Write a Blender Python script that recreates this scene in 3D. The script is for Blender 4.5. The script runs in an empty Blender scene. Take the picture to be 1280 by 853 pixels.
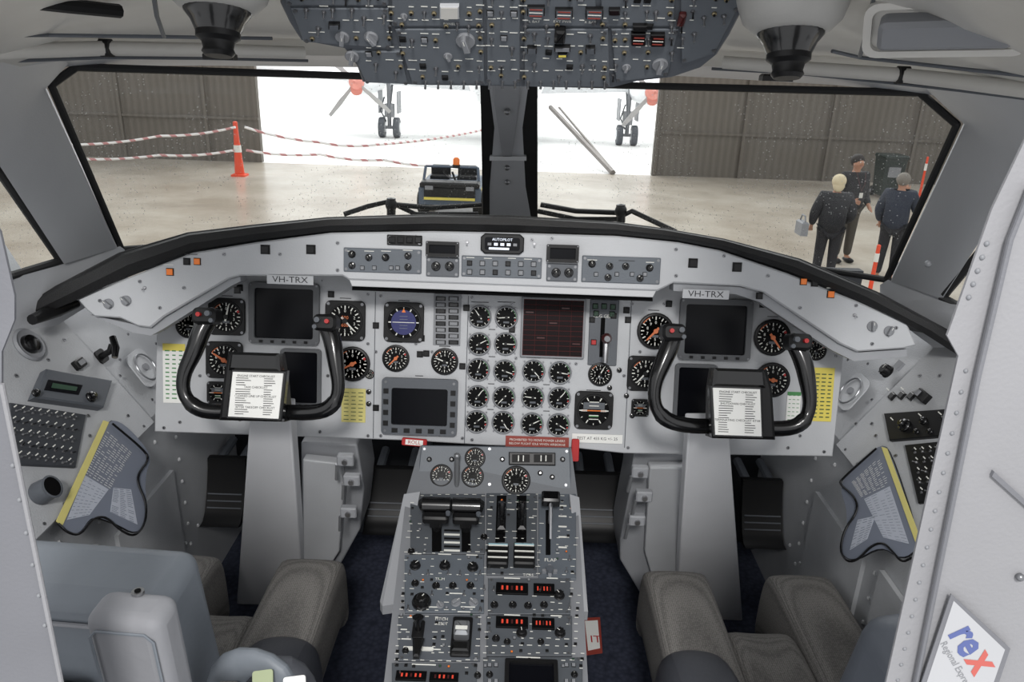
import bpy, math, random
from math import sin, cos, pi, radians
from mathutils import Vector as V, Matrix
random.seed(4)
SC=bpy.context.scene
COL=SC.collection
try:
    SC.view_settings.view_transform='Standard'
except Exception: pass
# ---------------------------------------------------------------- camera
FPX=950.0; PITCH=radians(20.5); ROLL=radians(1.9); CAM=V((.03,0,1.45))
fw=V((0,cos(PITCH),-sin(PITCH))); r0=V((1,0,0)); u0=V((0,sin(PITCH),cos(PITCH)))
RR=cos(ROLL)*r0+sin(ROLL)*u0; UU=-sin(ROLL)*r0+cos(ROLL)*u0
cam=bpy.data.objects.new('camera',bpy.data.cameras.new('camera')); COL.objects.link(cam)
cam.data.sensor_width=36; cam.data.lens=FPX/1280*36; cam.data.clip_start=.02; cam.data.clip_end=500
cam.matrix_world=Matrix(((RR.x,UU.x,-fw.x,CAM.x),(RR.y,UU.y,-fw.y,CAM.y),(RR.z,UU.z,-fw.z,CAM.z),(0,0,0,1)))
SC.camera=cam
def ray(px,py): return fw*FPX+RR*(px-640)+UU*(426.5-py)
def PY(px,py,y): r=ray(px,py); return CAM+r*((y-CAM.y)/r.y)
def PZ(px,py,z): r=ray(px,py); return CAM+r*((z-CAM.z)/r.z)
def frame(o,u,v):
    u=V(u).normalized(); v=V(v); n=u.cross(v).normalized(); v=n.cross(u).normalized()
    return Matrix(((u.x,v.x,n.x,o[0]),(u.y,v.y,n.y,o[1]),(u.z,v.z,n.z,o[2]),(0,0,0,1)))
def PF(F,px,py,h=0):
    n=V((F[0][2],F[1][2],F[2][2])); o=F.translation+n*h; r=ray(px,py)
    return CAM+r*((o-CAM).dot(n)/r.dot(n))
def L(F,px,py,h=0):
    p=F.inverted()@PF(F,px,py,h); return (p.x,p.y)
def LP(F,pts,h=0): return [L(F,a,b,h) for a,b in pts]
def SZ(F,px,py,d):
    a=L(F,px-d/2,py); b=L(F,px+d/2,py); return math.hypot(a[0]-b[0],a[1]-b[1])
# ---------------------------------------------------------------- materials
MATS={}
def lin(c):
    c=c/255; return c/12.92 if c<=.04045 else ((c+.055)/1.055)**2.4
def MT(name,rgb,rough=.5,metal=0,var=.05,scale=8,bump=0,bscale=300,emit=0,coat=0,spec=.5):
    if name in MATS: return MATS[name]
    m=bpy.data.materials.new(name); m.use_nodes=True; N=m.node_tree.nodes; K=m.node_tree.links
    b=N['Principled BSDF']; c=[lin(x) for x in rgb]+[1]
    b.inputs['Roughness'].default_value=rough; b.inputs['Metallic'].default_value=metal; b.inputs['Specular IOR Level'].default_value=spec
    b.inputs['Base Color'].default_value=c
    if coat: b.inputs['Coat Weight'].default_value=coat
    tc=N.new('ShaderNodeTexCoord')
    if var>0:
        n=N.new('ShaderNodeTexNoise'); n.inputs['Scale'].default_value=scale; n.inputs['Detail'].default_value=4
        K.new(tc.outputs['Object'],n.inputs['Vector'])
        r=N.new('ShaderNodeMapRange'); r.inputs[1].default_value=.3; r.inputs[2].default_value=.7; r.inputs[3].default_value=1-var; r.inputs[4].default_value=1+var
        K.new(n.outputs['Fac'],r.inputs[0])
        mx=N.new('ShaderNodeVectorMath'); mx.operation='SCALE'; mx.inputs[0].default_value=c[:3]
        K.new(r.outputs[0],mx.inputs['Scale']); K.new(mx.outputs[0],b.inputs['Base Color'])
    if bump>0:
        n2=N.new('ShaderNodeTexNoise'); n2.inputs['Scale'].default_value=bscale; K.new(tc.outputs['Object'],n2.inputs['Vector'])
        bp=N.new('ShaderNodeBump'); bp.inputs['Strength'].default_value=bump; bp.inputs['Distance'].default_value=.002
        K.new(n2.outputs['Fac'],bp.inputs['Height']); K.new(bp.outputs[0],b.inputs['Normal'])
    if emit:
        b.inputs['Emission Color'].default_value=c; b.inputs['Emission Strength'].default_value=emit
    MATS[name]=m; return m
MT('panel',(182,184,187),.5,bump=.15); MT('panel2',(150,152,156),.5,bump=.15); MT('white',(196,194,189),.4,var=.05,bump=.1); MT('post',(212,213,216),.45,var=.03,bump=.1); MT('pillar',(184,186,190),.45,var=.04,bump=.1)
MT('wallgrey',(168,170,173),.55,bump=.3,var=.08); MT('frame',(190,191,193),.45,bump=.1,var=.04); MT('dgrey',(84,88,94),.5,bump=.1); MT('bez',(92,94,97),.4); MT('swp',(54,57,62),.5)
MT('doorl',(112,113,118),.55,bump=.2,var=.12,scale=5); MT('doorr',(142,142,145),.55,bump=.2,var=.08,scale=5); MT('well',(40,42,46),.7); MT('dome',(164,163,160),.45,bump=.1)
MT('blue_grey',(92,98,105),.5,bump=.15); MT('ohp',(94,99,105),.5,bump=.1); MT('module',(80,84,89),.5,bump=.1); MT('mid',(128,130,134),.5)
MT('black',(20,20,21),.4,var=.1,spec=.3); MT('pad',(20,20,21),.55,bump=.5,bscale=500); MT('gloss',(13,13,14),.22,coat=.3,var=0)
MT('face',(12,12,13),.4,var=0,spec=.08); MT('screen',(10,11,16),.25,var=0,spec=.15); MT('ink',(225,225,218),.6,var=0); MT('darkink',(40,40,44),.6,var=0); MT('lcd',(225,232,245),.5,var=0,emit=.5); MT('led',(200,64,44),.5,var=0,emit=.3)
MT('red',(176,34,34),.45); MT('dred',(72,28,28),.3); MT('cell',(27,18,20),.4,var=0,spec=.1); MT('gridr',(84,38,38),.5,spec=.1); MT('rplac',(146,62,52),.5); MT('orange',(215,112,40),.4,emit=.2); MT('green',(70,135,78),.5); MT('dgreen',(38,70,50),.4)
MT('ndl',(205,112,66),.5); MT('mauve',(68,70,112),.4,spec=.1)
MT('yellow',(216,200,92),.5); MT('blue',(84,96,148),.5); MT('redp',(186,92,84),.5); MT('metal',(185,185,187),.3,1,var=0); MT('brass',(150,138,110),.4,.8,var=0)
MT('paper',(232,232,228),.7,var=.02); MT('paperd',(112,118,131),.6,var=.05); MT('paperl',(176,181,192),.6,var=.04); MT('stick',(176,177,180),.5,var=.03); MT('yelstrip',(210,200,124),.6); MT('screw',(130,131,134),.35,.8,var=0); MT('hole',(6,6,7),.8,var=0,spec=.1)
MT('leather',(112,118,125),.5,bump=.6,bscale=40); MT('leather2',(134,135,139),.65,bump=.4,bscale=60,spec=.3); MT('leatherd',(72,74,80),.45,bump=.3,bscale=120); MT('leatherb',(92,97,105),.5,bump=.5,bscale=50)
MT('rubber',(25,25,26),.7); MT('steel',(140,142,145),.35,.6,var=0); MT('skin',(180,132,106),.6); MT('hairw',(206,192,160),.8,bump=.5,bscale=80); MT('hairg',(120,114,106),.8,bump=.5,bscale=80); MT('hairb',(35,28,24),.7)
MT('jacket',(20,21,27),.8,bump=.4,bscale=60); MT('jacket2',(24,24,28),.8,bump=.4,bscale=60); MT('jacket3',(34,41,56),.8,bump=.4,bscale=60); MT('pants',(30,30,35),.8); MT('pants2',(74,69,62),.8)
MT('acwhite',(238,240,242),.35); MT('accyan',(150,185,195),.35); MT('bin',(28,40,36),.5); MT('prop_washed',(180,178,177),.5); MT('cone',(225,75,40),.5); MT('cone_washed',(228,146,132),.5)  # prop and pale cone tints washed out in colour to imitate outdoor overexposure
MT('pole',(132,126,122),.5,.2); MT('tagg',(150,160,125),.5); MT('tracblue',(80,92,108),.5)
def nodes(name):
    m=bpy.data.materials.new(name); m.use_nodes=True; MATS[name]=m
    return m,m.node_tree.nodes,m.node_tree.links,m.node_tree.nodes['Principled BSDF']
m,N,K,b=nodes('fabric'); tc=N.new('ShaderNodeTexCoord'); vo=N.new('ShaderNodeTexVoronoi'); vo.inputs['Scale'].default_value=270; vo.inputs['Randomness'].default_value=.25; K.new(tc.outputs['Object'],vo.inputs['Vector'])
cr=N.new('ShaderNodeValToRGB'); cr.color_ramp.elements[0].color=(.24,.23,.215,1); cr.color_ramp.elements[1].color=(.10,.095,.09,1); cr.color_ramp.elements[0].position=.15; cr.color_ramp.elements[1].position=.7
K.new(vo.outputs['Distance'],cr.inputs[0]); K.new(cr.outputs[0],b.inputs['Base Color']); bp=N.new('ShaderNodeBump'); bp.invert=True; bp.inputs['Strength'].default_value=.3; bp.inputs['Distance'].default_value=.001
K.new(vo.outputs['Distance'],bp.inputs['Height']); K.new(bp.outputs[0],b.inputs['Normal']); b.inputs['Roughness'].default_value=.9
m,N,K,b=nodes('carpet'); tc=N.new('ShaderNodeTexCoord'); vo=N.new('ShaderNodeTexVoronoi'); vo.inputs['Scale'].default_value=90; K.new(tc.outputs['Object'],vo.inputs['Vector'])
cr=N.new('ShaderNodeValToRGB'); cr.color_ramp.elements[0].color=(.032,.038,.064,1); cr.color_ramp.elements[1].color=(.008,.011,.024,1); K.new(vo.outputs['Distance'],cr.inputs[0]); K.new(cr.outputs[0],b.inputs['Base Color']); b.inputs['Roughness'].default_value=.95
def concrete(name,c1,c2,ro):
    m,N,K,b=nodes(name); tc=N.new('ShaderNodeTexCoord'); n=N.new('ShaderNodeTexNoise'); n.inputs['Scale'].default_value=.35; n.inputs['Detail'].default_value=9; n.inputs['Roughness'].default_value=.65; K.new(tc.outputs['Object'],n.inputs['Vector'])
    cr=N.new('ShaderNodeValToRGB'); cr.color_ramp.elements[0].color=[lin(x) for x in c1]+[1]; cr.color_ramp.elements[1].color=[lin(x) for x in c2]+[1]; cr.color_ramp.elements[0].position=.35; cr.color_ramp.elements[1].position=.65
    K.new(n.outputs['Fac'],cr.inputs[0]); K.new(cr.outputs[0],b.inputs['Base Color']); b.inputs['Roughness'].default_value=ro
concrete('concrete',(160,149,134),(200,193,180),.25); concrete('apron',(230,230,228),(244,244,242),.7)  # apron made whiter than the hangar floor, outdoor brightness put into its colour
m,N,K,b=nodes('hwall'); tc=N.new('ShaderNodeTexCoord'); w=N.new('ShaderNodeTexWave'); w.inputs['Scale'].default_value=1.6; w.bands_direction='X'; K.new(tc.outputs['Object'],w.inputs['Vector'])
cr=N.new('ShaderNodeValToRGB'); cr.color_ramp.elements[0].color=[lin(x) for x in (98,92,84)]+[1]; cr.color_ramp.elements[1].color=[lin(x) for x in (108,102,94)]+[1]; K.new(w.outputs['Fac'],cr.inputs[0]); K.new(cr.outputs[0],b.inputs['Base Color'])
bp=N.new('ShaderNodeBump'); bp.inputs['Distance'].default_value=.015; K.new(w.outputs['Fac'],bp.inputs['Height']); K.new(bp.outputs[0],b.inputs['Normal']); b.inputs['Roughness'].default_value=.6
m,N,K,b=nodes('stripe'); tc=N.new('ShaderNodeTexCoord'); w=N.new('ShaderNodeTexWave'); w.inputs['Scale'].default_value=1.6; w.bands_direction='DIAGONAL'; K.new(tc.outputs['Object'],w.inputs['Vector'])
cr=N.new('ShaderNodeValToRGB'); cr.color_ramp.interpolation='CONSTANT'; cr.color_ramp.elements[0].color=(.55,.25,.25,1); cr.color_ramp.elements[1].color=(.85,.83,.82,1); cr.color_ramp.elements[1].position=.35; K.new(w.outputs['Fac'],cr.inputs[0]); K.new(cr.outputs[0],b.inputs['Base Color'])
# glass with dust haze, wiper streaks and dried droplets
m=bpy.data.materials.new('glass'); m.use_nodes=True; MATS['glass']=m; N=m.node_tree.nodes; K=m.node_tree.links; N.clear()
o=N.new('ShaderNodeOutputMaterial'); tr=N.new('ShaderNodeBsdfTransparent'); tr.inputs[0].default_value=(.96,.98,.97,1); gl=N.new('ShaderNodeBsdfGlossy'); gl.inputs['Roughness'].default_value=.03; df=N.new('ShaderNodeBsdfDiffuse'); df.inputs[0].default_value=(.9,.9,.88,1)
mx=N.new('ShaderNodeMixShader'); mx.inputs[0].default_value=.03; K.new(tr.outputs[0],mx.inputs[1]); K.new(gl.outputs[0],mx.inputs[2])
tc=N.new('ShaderNodeTexCoord'); vo=N.new('ShaderNodeTexVoronoi'); vo.inputs['Scale'].default_value=130; K.new(tc.outputs['Object'],vo.inputs['Vector'])
lt=N.new('ShaderNodeMath'); lt.operation='LESS_THAN'; lt.inputs[1].default_value=.17; K.new(vo.outputs['Distance'],lt.inputs[0])
nn=N.new('ShaderNodeTexNoise'); nn.inputs['Scale'].default_value=7; nn.inputs['Detail'].default_value=5; K.new(tc.outputs['Object'],nn.inputs['Vector']); gt=N.new('ShaderNodeMath'); gt.operation='GREATER_THAN'; gt.inputs[1].default_value=.47; K.new(nn.outputs['Fac'],gt.inputs[0])
mu=N.new('ShaderNodeMath'); mu.operation='MULTIPLY'; K.new(lt.outputs[0],mu.inputs[0]); K.new(gt.outputs[0],mu.inputs[1]); m2=N.new('ShaderNodeMath'); m2.operation='MULTIPLY_ADD'; m2.inputs[1].default_value=.4
mp=N.new('ShaderNodeMapping'); mp.inputs['Rotation'].default_value=(0,0.5,.3); mp.inputs['Scale'].default_value=(3,3,90); K.new(tc.outputs['Object'],mp.inputs['Vector']); ns=N.new('ShaderNodeTexNoise'); ns.inputs['Scale'].default_value=1; K.new(mp.outputs[0],ns.inputs['Vector'])
hz=N.new('ShaderNodeMapRange'); hz.inputs[1].default_value=.35; hz.inputs[2].default_value=.75; hz.inputs[3].default_value=.02; hz.inputs[4].default_value=.14; K.new(nn.outputs['Fac'],hz.inputs[0])
st=N.new('ShaderNodeMapRange'); st.inputs[1].default_value=.6; st.inputs[2].default_value=.8; st.inputs[3].default_value=0; st.inputs[4].default_value=.12; K.new(ns.outputs['Fac'],st.inputs[0]); a2=N.new('ShaderNodeMath'); a2.operation='ADD'; K.new(hz.outputs[0],a2.inputs[0]); K.new(st.outputs[0],a2.inputs[1])
K.new(a2.outputs[0],m2.inputs[2]); K.new(mu.outputs[0],m2.inputs[0])
mx2=N.new('ShaderNodeMixShader'); K.new(m2.outputs[0],mx2.inputs[0]); K.new(mx.outputs[0],mx2.inputs[1]); K.new(df.outputs[0],mx2.inputs[2]); K.new(mx2.outputs[0],o.inputs[0])
# ---------------------------------------------------------------- mesh builder
def area(p): return sum(p[i][0]*p[(i+1)%len(p)][1]-p[(i+1)%len(p)][0]*p[i][1] for i in range(len(p)))/2
def inset(p,d):
    n=len(p); out=[]
    for i in range(n):
        a=V(p[i-1]);b=V(p[i]);c=V(p[(i+1)%n]); e1=(b-a);e2=(c-b)
        if e1.length<1e-9 or e2.length<1e-9: out.append(tuple(b)); continue
        e1.normalize();e2.normalize(); n1=V((-e1.y,e1.x));n2=V((-e2.y,e2.x)); s=n1+n2
        if s.length<1e-6: out.append(tuple(b)); continue
        s.normalize(); k=d/max(.35,s.dot(n1)); out.append((b.x+s.x*k,b.y+s.y*k))
    return out
def chaikin(p,n=2):
    for _ in range(n):
        q=[]
        for i in range(len(p)):
            a=V(p[i]);b=V(p[(i+1)%len(p)]); q+=[tuple(a.lerp(b,.22)),tuple(a.lerp(b,.78))]
        p=q
    return p
def rect(cx,cy,w,h,r=0,seg=4):
    if r<=0: return [(cx-w/2,cy-h/2),(cx+w/2,cy-h/2),(cx+w/2,cy+h/2),(cx-w/2,cy+h/2)]
    out=[]
    for (sx,sy,a0) in ((1,-1,-90),(1,1,0),(-1,1,90),(-1,-1,180)):
        for k in range(seg+1):
            a=radians(a0+90*k/seg); out.append((cx+sx*(w/2-r)+r*cos(a),cy+sy*(h/2-r)+r*sin(a)))
    return out
TXT={}
def textmesh(s):
    if s in TXT: return TXT[s]
    c=bpy.data.curves.new('t','FONT'); c.body=s; c.align_x='CENTER'; c.align_y='CENTER'; c.resolution_u=2; c.size=1
    if s in('re','x'): c.offset=.03
    o=bpy.data.objects.new('t',c); COL.objects.link(o); dg=bpy.context.evaluated_depsgraph_get(); dg.update()
    me=bpy.data.meshes.new_from_object(o.evaluated_get(dg)); vs=[v.co.copy() for v in me.vertices]; fs=[tuple(p.vertices) for p in me.polygons]
    bpy.data.objects.remove(o); bpy.data.meshes.remove(me); bpy.data.curves.remove(c); TXT[s]=(vs,fs); return TXT[s]
class MB:
    def __init__(s): s.v=[];s.f=[];s.mi=[];s.mats=[];s.T=Matrix.Identity(4);s.chunks=[]
    def add(s,vs,fs,mat):
        if mat not in s.mats: s.mats.append(mat)
        s.chunks.append((s.T.copy(),vs,fs,mat))
        k=s.mats.index(mat); b=len(s.v); s.v+=[s.T@V(v) for v in vs]
        for f in fs: s.f.append([b+i for i in f]); s.mi.append(k)
        return s
    def prism(s,p,z0,z1,mat,ch=0):
        if area(p)<0: p=p[::-1]
        n=len(p); vs=[(x,y,z0) for x,y in p]; zt=z1-ch if ch else z1; vs+=[(x,y,zt) for x,y in p]
        fs=[list(range(n))[::-1]]+[[i,(i+1)%n,n+(i+1)%n,n+i] for i in range(n)]
        if ch:
            q=inset(p,ch); vs+=[(x,y,z1) for x,y in q]; fs+=[[n+i,n+(i+1)%n,2*n+(i+1)%n,2*n+i] for i in range(n)]; fs.append([2*n+i for i in range(n)])
        else: fs.append([n+i for i in range(n)])
        return s.add(vs,fs,mat)
    def box(s,cx,cy,cz,w,h,d,mat,ch=0): return s.prism(rect(cx,cy,w,h),cz-d/2,cz+d/2,mat,ch)
    def ring(s,po,pi_,z0,z1,mat):
        n=len(po); vs=[(x,y,z0) for x,y in po]+[(x,y,z1) for x,y in po]+[(x,y,z1) for x,y in pi_]+[(x,y,z0) for x,y in pi_]
        fs=[]
        for i in range(n):
            j=(i+1)%n; fs+=[[i,j,n+j,n+i],[n+i,n+j,2*n+j,2*n+i],[2*n+i,2*n+j,3*n+j,3*n+i]]
        return s.add(vs,fs,mat)
    def lathe(s,prof,mat,seg=20,cx=0,cy=0):
        vs=[];fs=[];n=seg
        for r,z in prof: vs+=[(cx+r*cos(2*pi*i/n),cy+r*sin(2*pi*i/n),z) for i in range(n)]
        for k in range(len(prof)-1):
            for i in range(n):
                j=(i+1)%n; fs.append([k*n+i,k*n+j,(k+1)*n+j,(k+1)*n+i])
        fs.append([(len(prof)-1)*n+i for i in range(n)]); fs.append(list(range(n))[::-1])
        return s.add(vs,fs,mat)
    def cyl(s,cx,cy,z0,z1,r,mat,seg=16,r1=None,ch=0):
        r1=r if r1 is None else r1
        pr=[(r,z0),(r1,z1-ch),(r1-ch,z1)] if ch else [(r,z0),(r1,z1)]
        return s.lathe(pr,mat,seg,cx,cy)
    def tube(s,path,r,mat,seg=8,flat=1):
        P=[V(p) for p in path]; n=len(P); vs=[];fs=[]; up=None
        for i in range(n):
            t=(P[min(i+1,n-1)]-P[max(i-1,0)]).normalized()
            if up is None: up=V((0,0,1)) if abs(t.z)<.9 else V((0,1,0))
            a=t.cross(up)
            if a.length<1e-4: a=t.cross(V((1,0,0)))
            a.normalize(); b=a.cross(t).normalized(); up=b
            rr=r[i] if isinstance(r,(list,tuple)) else r
            vs+=[P[i]+a*rr*cos(2*pi*k/seg)+b*rr*flat*sin(2*pi*k/seg) for k in range(seg)]
        for i in range(n-1):
            for k in range(seg):
                j=(k+1)%seg; fs.append([i*seg+k,i*seg+j,(i+1)*seg+j,(i+1)*seg+k])
        fs.append(list(range(seg))[::-1]); fs.append([(n-1)*seg+k for k in range(seg)])
        return s.add(vs,fs,mat)
    def rod(s,a,b,r,mat,seg=8): return s.tube([a,b],r,mat,seg)
    def ball(s,c,r,mat,sc=(1,1,1),seg=16,rows=10):
        vs=[];fs=[]
        for i in range(rows+1):
            th=pi*i/rows; vs+=[(c[0]+r*sc[0]*sin(th)*cos(2*pi*k/seg),c[1]+r*sc[1]*sin(th)*sin(2*pi*k/seg),c[2]-r*sc[2]*cos(th)) for k in range(seg)]
        for i in range(rows):
            for k in range(seg):
                j=(k+1)%seg; fs.append([i*seg+k,i*seg+j,(i+1)*seg+j,(i+1)*seg+k])
        return s.add(vs,fs,mat)
    def loft(s,rows,mat,closed=False,caps=False):
        n=len(rows[0]); vs=[p for r in rows for p in r]; fs=[]
        for i in range(len(rows)-1):
            for k in range(n if closed else n-1):
                j=(k+1)%n; fs.append([i*n+k,i*n+j,(i+1)*n+j,(i+1)*n+k])
        if caps: fs.append(list(range(n))[::-1]); fs.append([(len(rows)-1)*n+k for k in range(n)])
        return s.add(vs,fs,mat)
    def plate(s,pts,th,mat):
        pts=[V(p) for p in pts]; n=len(pts); th=V(th)
        vs=pts+[p+th for p in pts]; fs=[list(range(n)),[n+i for i in range(n)][::-1]]+[[(i+1)%n,i,n+i,n+(i+1)%n] for i in range(n)]
        return s.add(vs,fs,mat)
    def text(s,t,size,x,y,z,mat='ink',rot=0,sx=1):
        vs,fs=textmesh(t); c,q=cos(rot),sin(rot)
        return s.add([(x+size*(v.x*sx*c-v.y*q),y+size*(v.x*sx*q+v.y*c),z) for v in vs],fs,mat)
    def mesh(s,name='m',ang=.7):
        me=bpy.data.meshes.new(name); me.from_pydata([tuple(v) for v in s.v],[],s.f)
        for mt in s.mats: me.materials.append(MATS[mt])
        me.polygons.foreach_set('material_index',s.mi); me.polygons.foreach_set('use_smooth',[True]*len(s.f)); me.update()
        try: me.set_sharp_from_angle(angle=ang)
        except Exception: pass
        return me
def mk(name,me,parent=None,loc=(0,0,0),rot=0,scale=1,label=None,cat=None,M=None,kind=None,group=None,bevel=0,sub=0):
    if isinstance(me,MB): me=me.mesh(name)
    o=bpy.data.objects.new(name,me); COL.objects.link(o)
    if parent: o.parent=parent
    if M is not None: o.matrix_world=M
    else:
        o.location=loc; o.rotation_euler=(0,0,rot) if not isinstance(rot,tuple) else rot; o.scale=(scale,)*3 if not isinstance(scale,tuple) else scale
    if label: o['label']=label
    if cat: o['category']=cat
    if kind: o['kind']=kind
    if group: o['group']=group
    if bevel:
        b=o.modifiers.new('b','BEVEL'); b.width=bevel; b.segments=4; b.limit_method='ANGLE'
    if sub:
        b=o.modifiers.new('s','SUBSURF'); b.levels=sub; b.render_levels=sub
    return o
def mklet(b,T):
    if len(b.chunks)>100:
        o=mk('lettering',b,T); o['kind']='stuff'; return
    for (M_,vs,fs,mat) in b.chunks:
        q=MB(); q.T=M_; q.add(vs,fs,mat); mk('lettering',q,T)
def thing(name,label,cat,M=None,group=None):
    return mk(name,None,label=label,cat=cat,M=M or Matrix.Identity(4),group=group)
def struct(name,mb,label,cat): return mk(name,mb,label=label,cat=cat,kind='structure')
def put(T,F,name,me,px,py,h=0,rot=0,scale=1,**k):
    u,v=L(F,px,py,h); return mk(name,me,T,(u,v,h),rot,scale,**k)
def Ys(l): return [PY(a,b,c) for a,b,c in l]
# ================================================================ frames
def tilt(px,py,y,t): 
    t=radians(t); o=PY(px,py,y); return frame(o,(1,0,0),(0,sin(t),cos(t)))
IP=tilt(622,470,1.48,15)
GS=tilt(628,325,1.40,12)
YL=tilt(325,470,1.26,22); YR=tilt(922,490,1.26,22)
o1=PY(640,105,1.15); o2=PY(640,0,1.04)
OH=frame(o1,(1,0,0),(0,o2.y-o1.y,o2.z-o1.z))
PA=frame((0,.95,.51),(1,0,0),(0,.41,.10))
PB=frame((0,1.36,.61),(1,0,0),(0,.07,.10))
LC=frame((-.74,1.2,.68),(0,1,0),(-.18,0,.30))
RC=frame((.74,1.2,.68),(0,-1,0),(.18,0,.30))
# ================================================================ common unit meshes
def needle(m,w=1):
    b=MB(); b.prism([(-.05*w,-.25),(.05*w,-.25),(.03*w,.62),(0,.74),(-.03*w,.62)],.0,.03,m); b.cyl(0,0,0,.08,.13,'black' if m=='ink' else m,12); return b.mesh('needle')
NEED=needle('ink'); NEEDO=needle('ndl',1.4)
def gauge(kind):
    b=MB()
    if kind=='eng':
        b.lathe([(1.0,0),(1.0,.2),(.95,.26),(.88,.24),(.86,.12)],'mid',28); b.cyl(0,0,.1,.13,.88,'face',28); R=.86
        for k in range(4):
            a=pi/4+k*pi/2; b.cyl(1.14*cos(a),1.14*sin(a),0,.05,.08,'screw',8)
        z=.14
    elif kind=='round':
        b.lathe([(1.0,0),(1.0,.12),(.96,.15),(.86,.15),(.82,.08)],'black',28); b.cyl(0,0,.06,.08,.84,'face',28); R=.82; z=.09
    else:
        b.prism(rect(0,0,2,2,.28),0,.13,'black',.03); b.lathe([(.88,.13),(.86,.18),(.8,.18),(.78,.1)],'black',28); b.cyl(0,0,.1,.14,.8,'face',28); R=.78; z=.15
        for sx in (-1,1):
            for sy in (-1,1): b.cyl(sx*.84,sy*.84,.1,.15,.08,'screw',8)
    if kind=='blue':
        b.prism([(R*.8*cos(a),R*.8*sin(a)) for a in [2*pi*i/24 for i in range(24)]],z-.01,z+.005,'mauve')
        b.box(0,0,z+.01,1.1,.03,.01,'ink')
        for yy in (-.3,-.15,.15,.3): b.box(0,yy,z+.01,.4,.025,.01,'paperd')
        b.prism([(-.1,.5),(.1,.5),(0,.7)],z,z+.02,'orange'); n=12
    elif kind=='adi':
        b.box(0,.25,z,1.1,.35,.01,'dgrey'); b.box(0,0,z+.01,1.2,.05,.01,'orange'); b.box(-.5,0,z+.01,.3,.09,.01,'ink'); b.box(.5,0,z+.01,.3,.09,.01,'ink')
        for yy in (-.45,-.25,.25,.45): b.box(0,yy,z+.01,.5,.04,.01,'ink')
        b.box(0,-.3,z,.5,.05,.01,'green'); n=12
    else: n=24 if kind!='eng' else 14
    for i in range(n):
        a=2*pi*i/n; ln=.18 if i%2==0 else .09; wd=.028 if i%2==0 else .016
        c,s_=cos(a),sin(a); r1=R*.97; r2=R*.97-ln
        b.add([(r1*c-wd*s_,r1*s_+wd*c,z),(r2*c-wd*s_,r2*s_+wd*c,z),(r2*c+wd*s_,r2*s_-wd*c,z),(r1*c+wd*s_,r1*s_-wd*c,z)],[[0,1,2,3]],'ink')
    if kind in('sq','round'):
        for i in range(10):
            a=pi/2-2*pi*i/10; b.text(str(i),.22,.5*R*1.12*cos(a),.5*R*1.12*sin(a),z)
        b.box(0,-.28,z+.004,.36,.14,.01,'dgrey')
    if kind=='alt':
        for i in range(10):
            a=pi/2-2*pi*i/10; b.text(str(i),.2,.56*R*1.12*cos(a),.56*R*1.12*sin(a),z)
        b.text('500',.24,0,.155,z+.03,'ndl'); b.text('600',.24,0,-.225,z+.03,'ndl')
    def arc(a0,a1_,m,q=.92):
        vs=[];k=8
        for i in range(k+1):
            a=radians(a0+(a1_-a0)*i/k); vs+=[(R*.98*cos(a),R*.98*sin(a),z+.004),(R*q*cos(a),R*q*sin(a),z+.004)]
        b.add(vs,[[2*i,2*i+1,2*i+3,2*i+2] for i in range(k)],m)
    if kind=='eng': arc(0,60,'green',.94); arc(-22,-12,'red',.85); b.box(0,-.42,z+.003,.5,.16,.004,'dgrey')
    if kind in('sq','round'): arc(115,150,'ndl',.93); arc(20,30,'red',.82)
    return b.mesh('gauge_'+kind)
GA={k:gauge(k) for k in('eng','round','sq','blue','adi','alt')}
def putg(T,F,kind,px,py,size,ang=None,h=0.002,label=None):
    s=SZ(F,px,py,size)/2; g=put(T,F,'gauge',GA[kind],px,py,h,0,s,label=label)
    if kind not in('blue','adi'):
        a=random.uniform(-2.6,2.6) if ang is None else ang
        mk('needle',NEEDO if kind in('sq','alt','round') and int(px)%2 else NEED,g,(0,0,.15),a)
    return g
def knobmesh():
    b=MB(); b.lathe([(1.15,0),(1.15,.15),(.95,.3),(.85,1.1),(.7,1.25)],'black',18); b.box(0,.45,1.25,.12,.7,.06,'ink')
    for k in range(9):
        a=2*pi*k/9; b.box(.93*cos(a),.93*sin(a),.65,.16,.16,.8,'black')
    return b.mesh('knob')
KN=knobmesh()
def knob2():
    b=MB(); b.lathe([(1.1,0),(1.1,.3),(1,.4),(.95,.8),(.6,.9),(.55,1.3),(.45,1.4)],'gloss',18); b.box(0,.3,1.4,.1,.3,.06,'ink'); return b.mesh('knob')
KN2=knob2()
def rotary():
    b=MB(); b.cyl(0,0,0,.35,1.1,'mid',20,ch=.1); b.prism([(-.35,-.95),(.35,-.95),(.28,.95),(0,1.15),(-.28,.95)],.35,1.2,'mid',.1); b.box(0,.6,1.21,.1,.6,.03,'ink'); return b.mesh('selector')
ROT=rotary()
def toggle(m='metal'):
    b=MB(); b.cyl(0,0,0,.4,1.0,'screw',8); b.cyl(0,0,.4,.7,.7,'metal',12)
    b.tube([(0,0,.6),(0,.35,1.7),(0,.8,3.2)],[.28,.34,.5],m,8); return b.mesh('toggle')
TOG=toggle(); TOGB=toggle('black')
def button(m,w=1,h=1):
    b=MB(); b.prism(rect(0,0,2*w,2*h),0,.4,'black',.1); b.prism(rect(0,0,1.6*w,1.6*h),.4,.7,m,.1); return b.mesh('button')
BT={k:button(k) for k in('black','gloss','orange','green','red','mid','dred','dgreen')}
def dotm():
    b=MB(); b.cyl(0,0,0,1.0,1,'brass',10,ch=.3); b.cyl(0,0,1,1.5,.5,'black',8); return b.mesh('breaker')
DOT=dotm()
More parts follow.
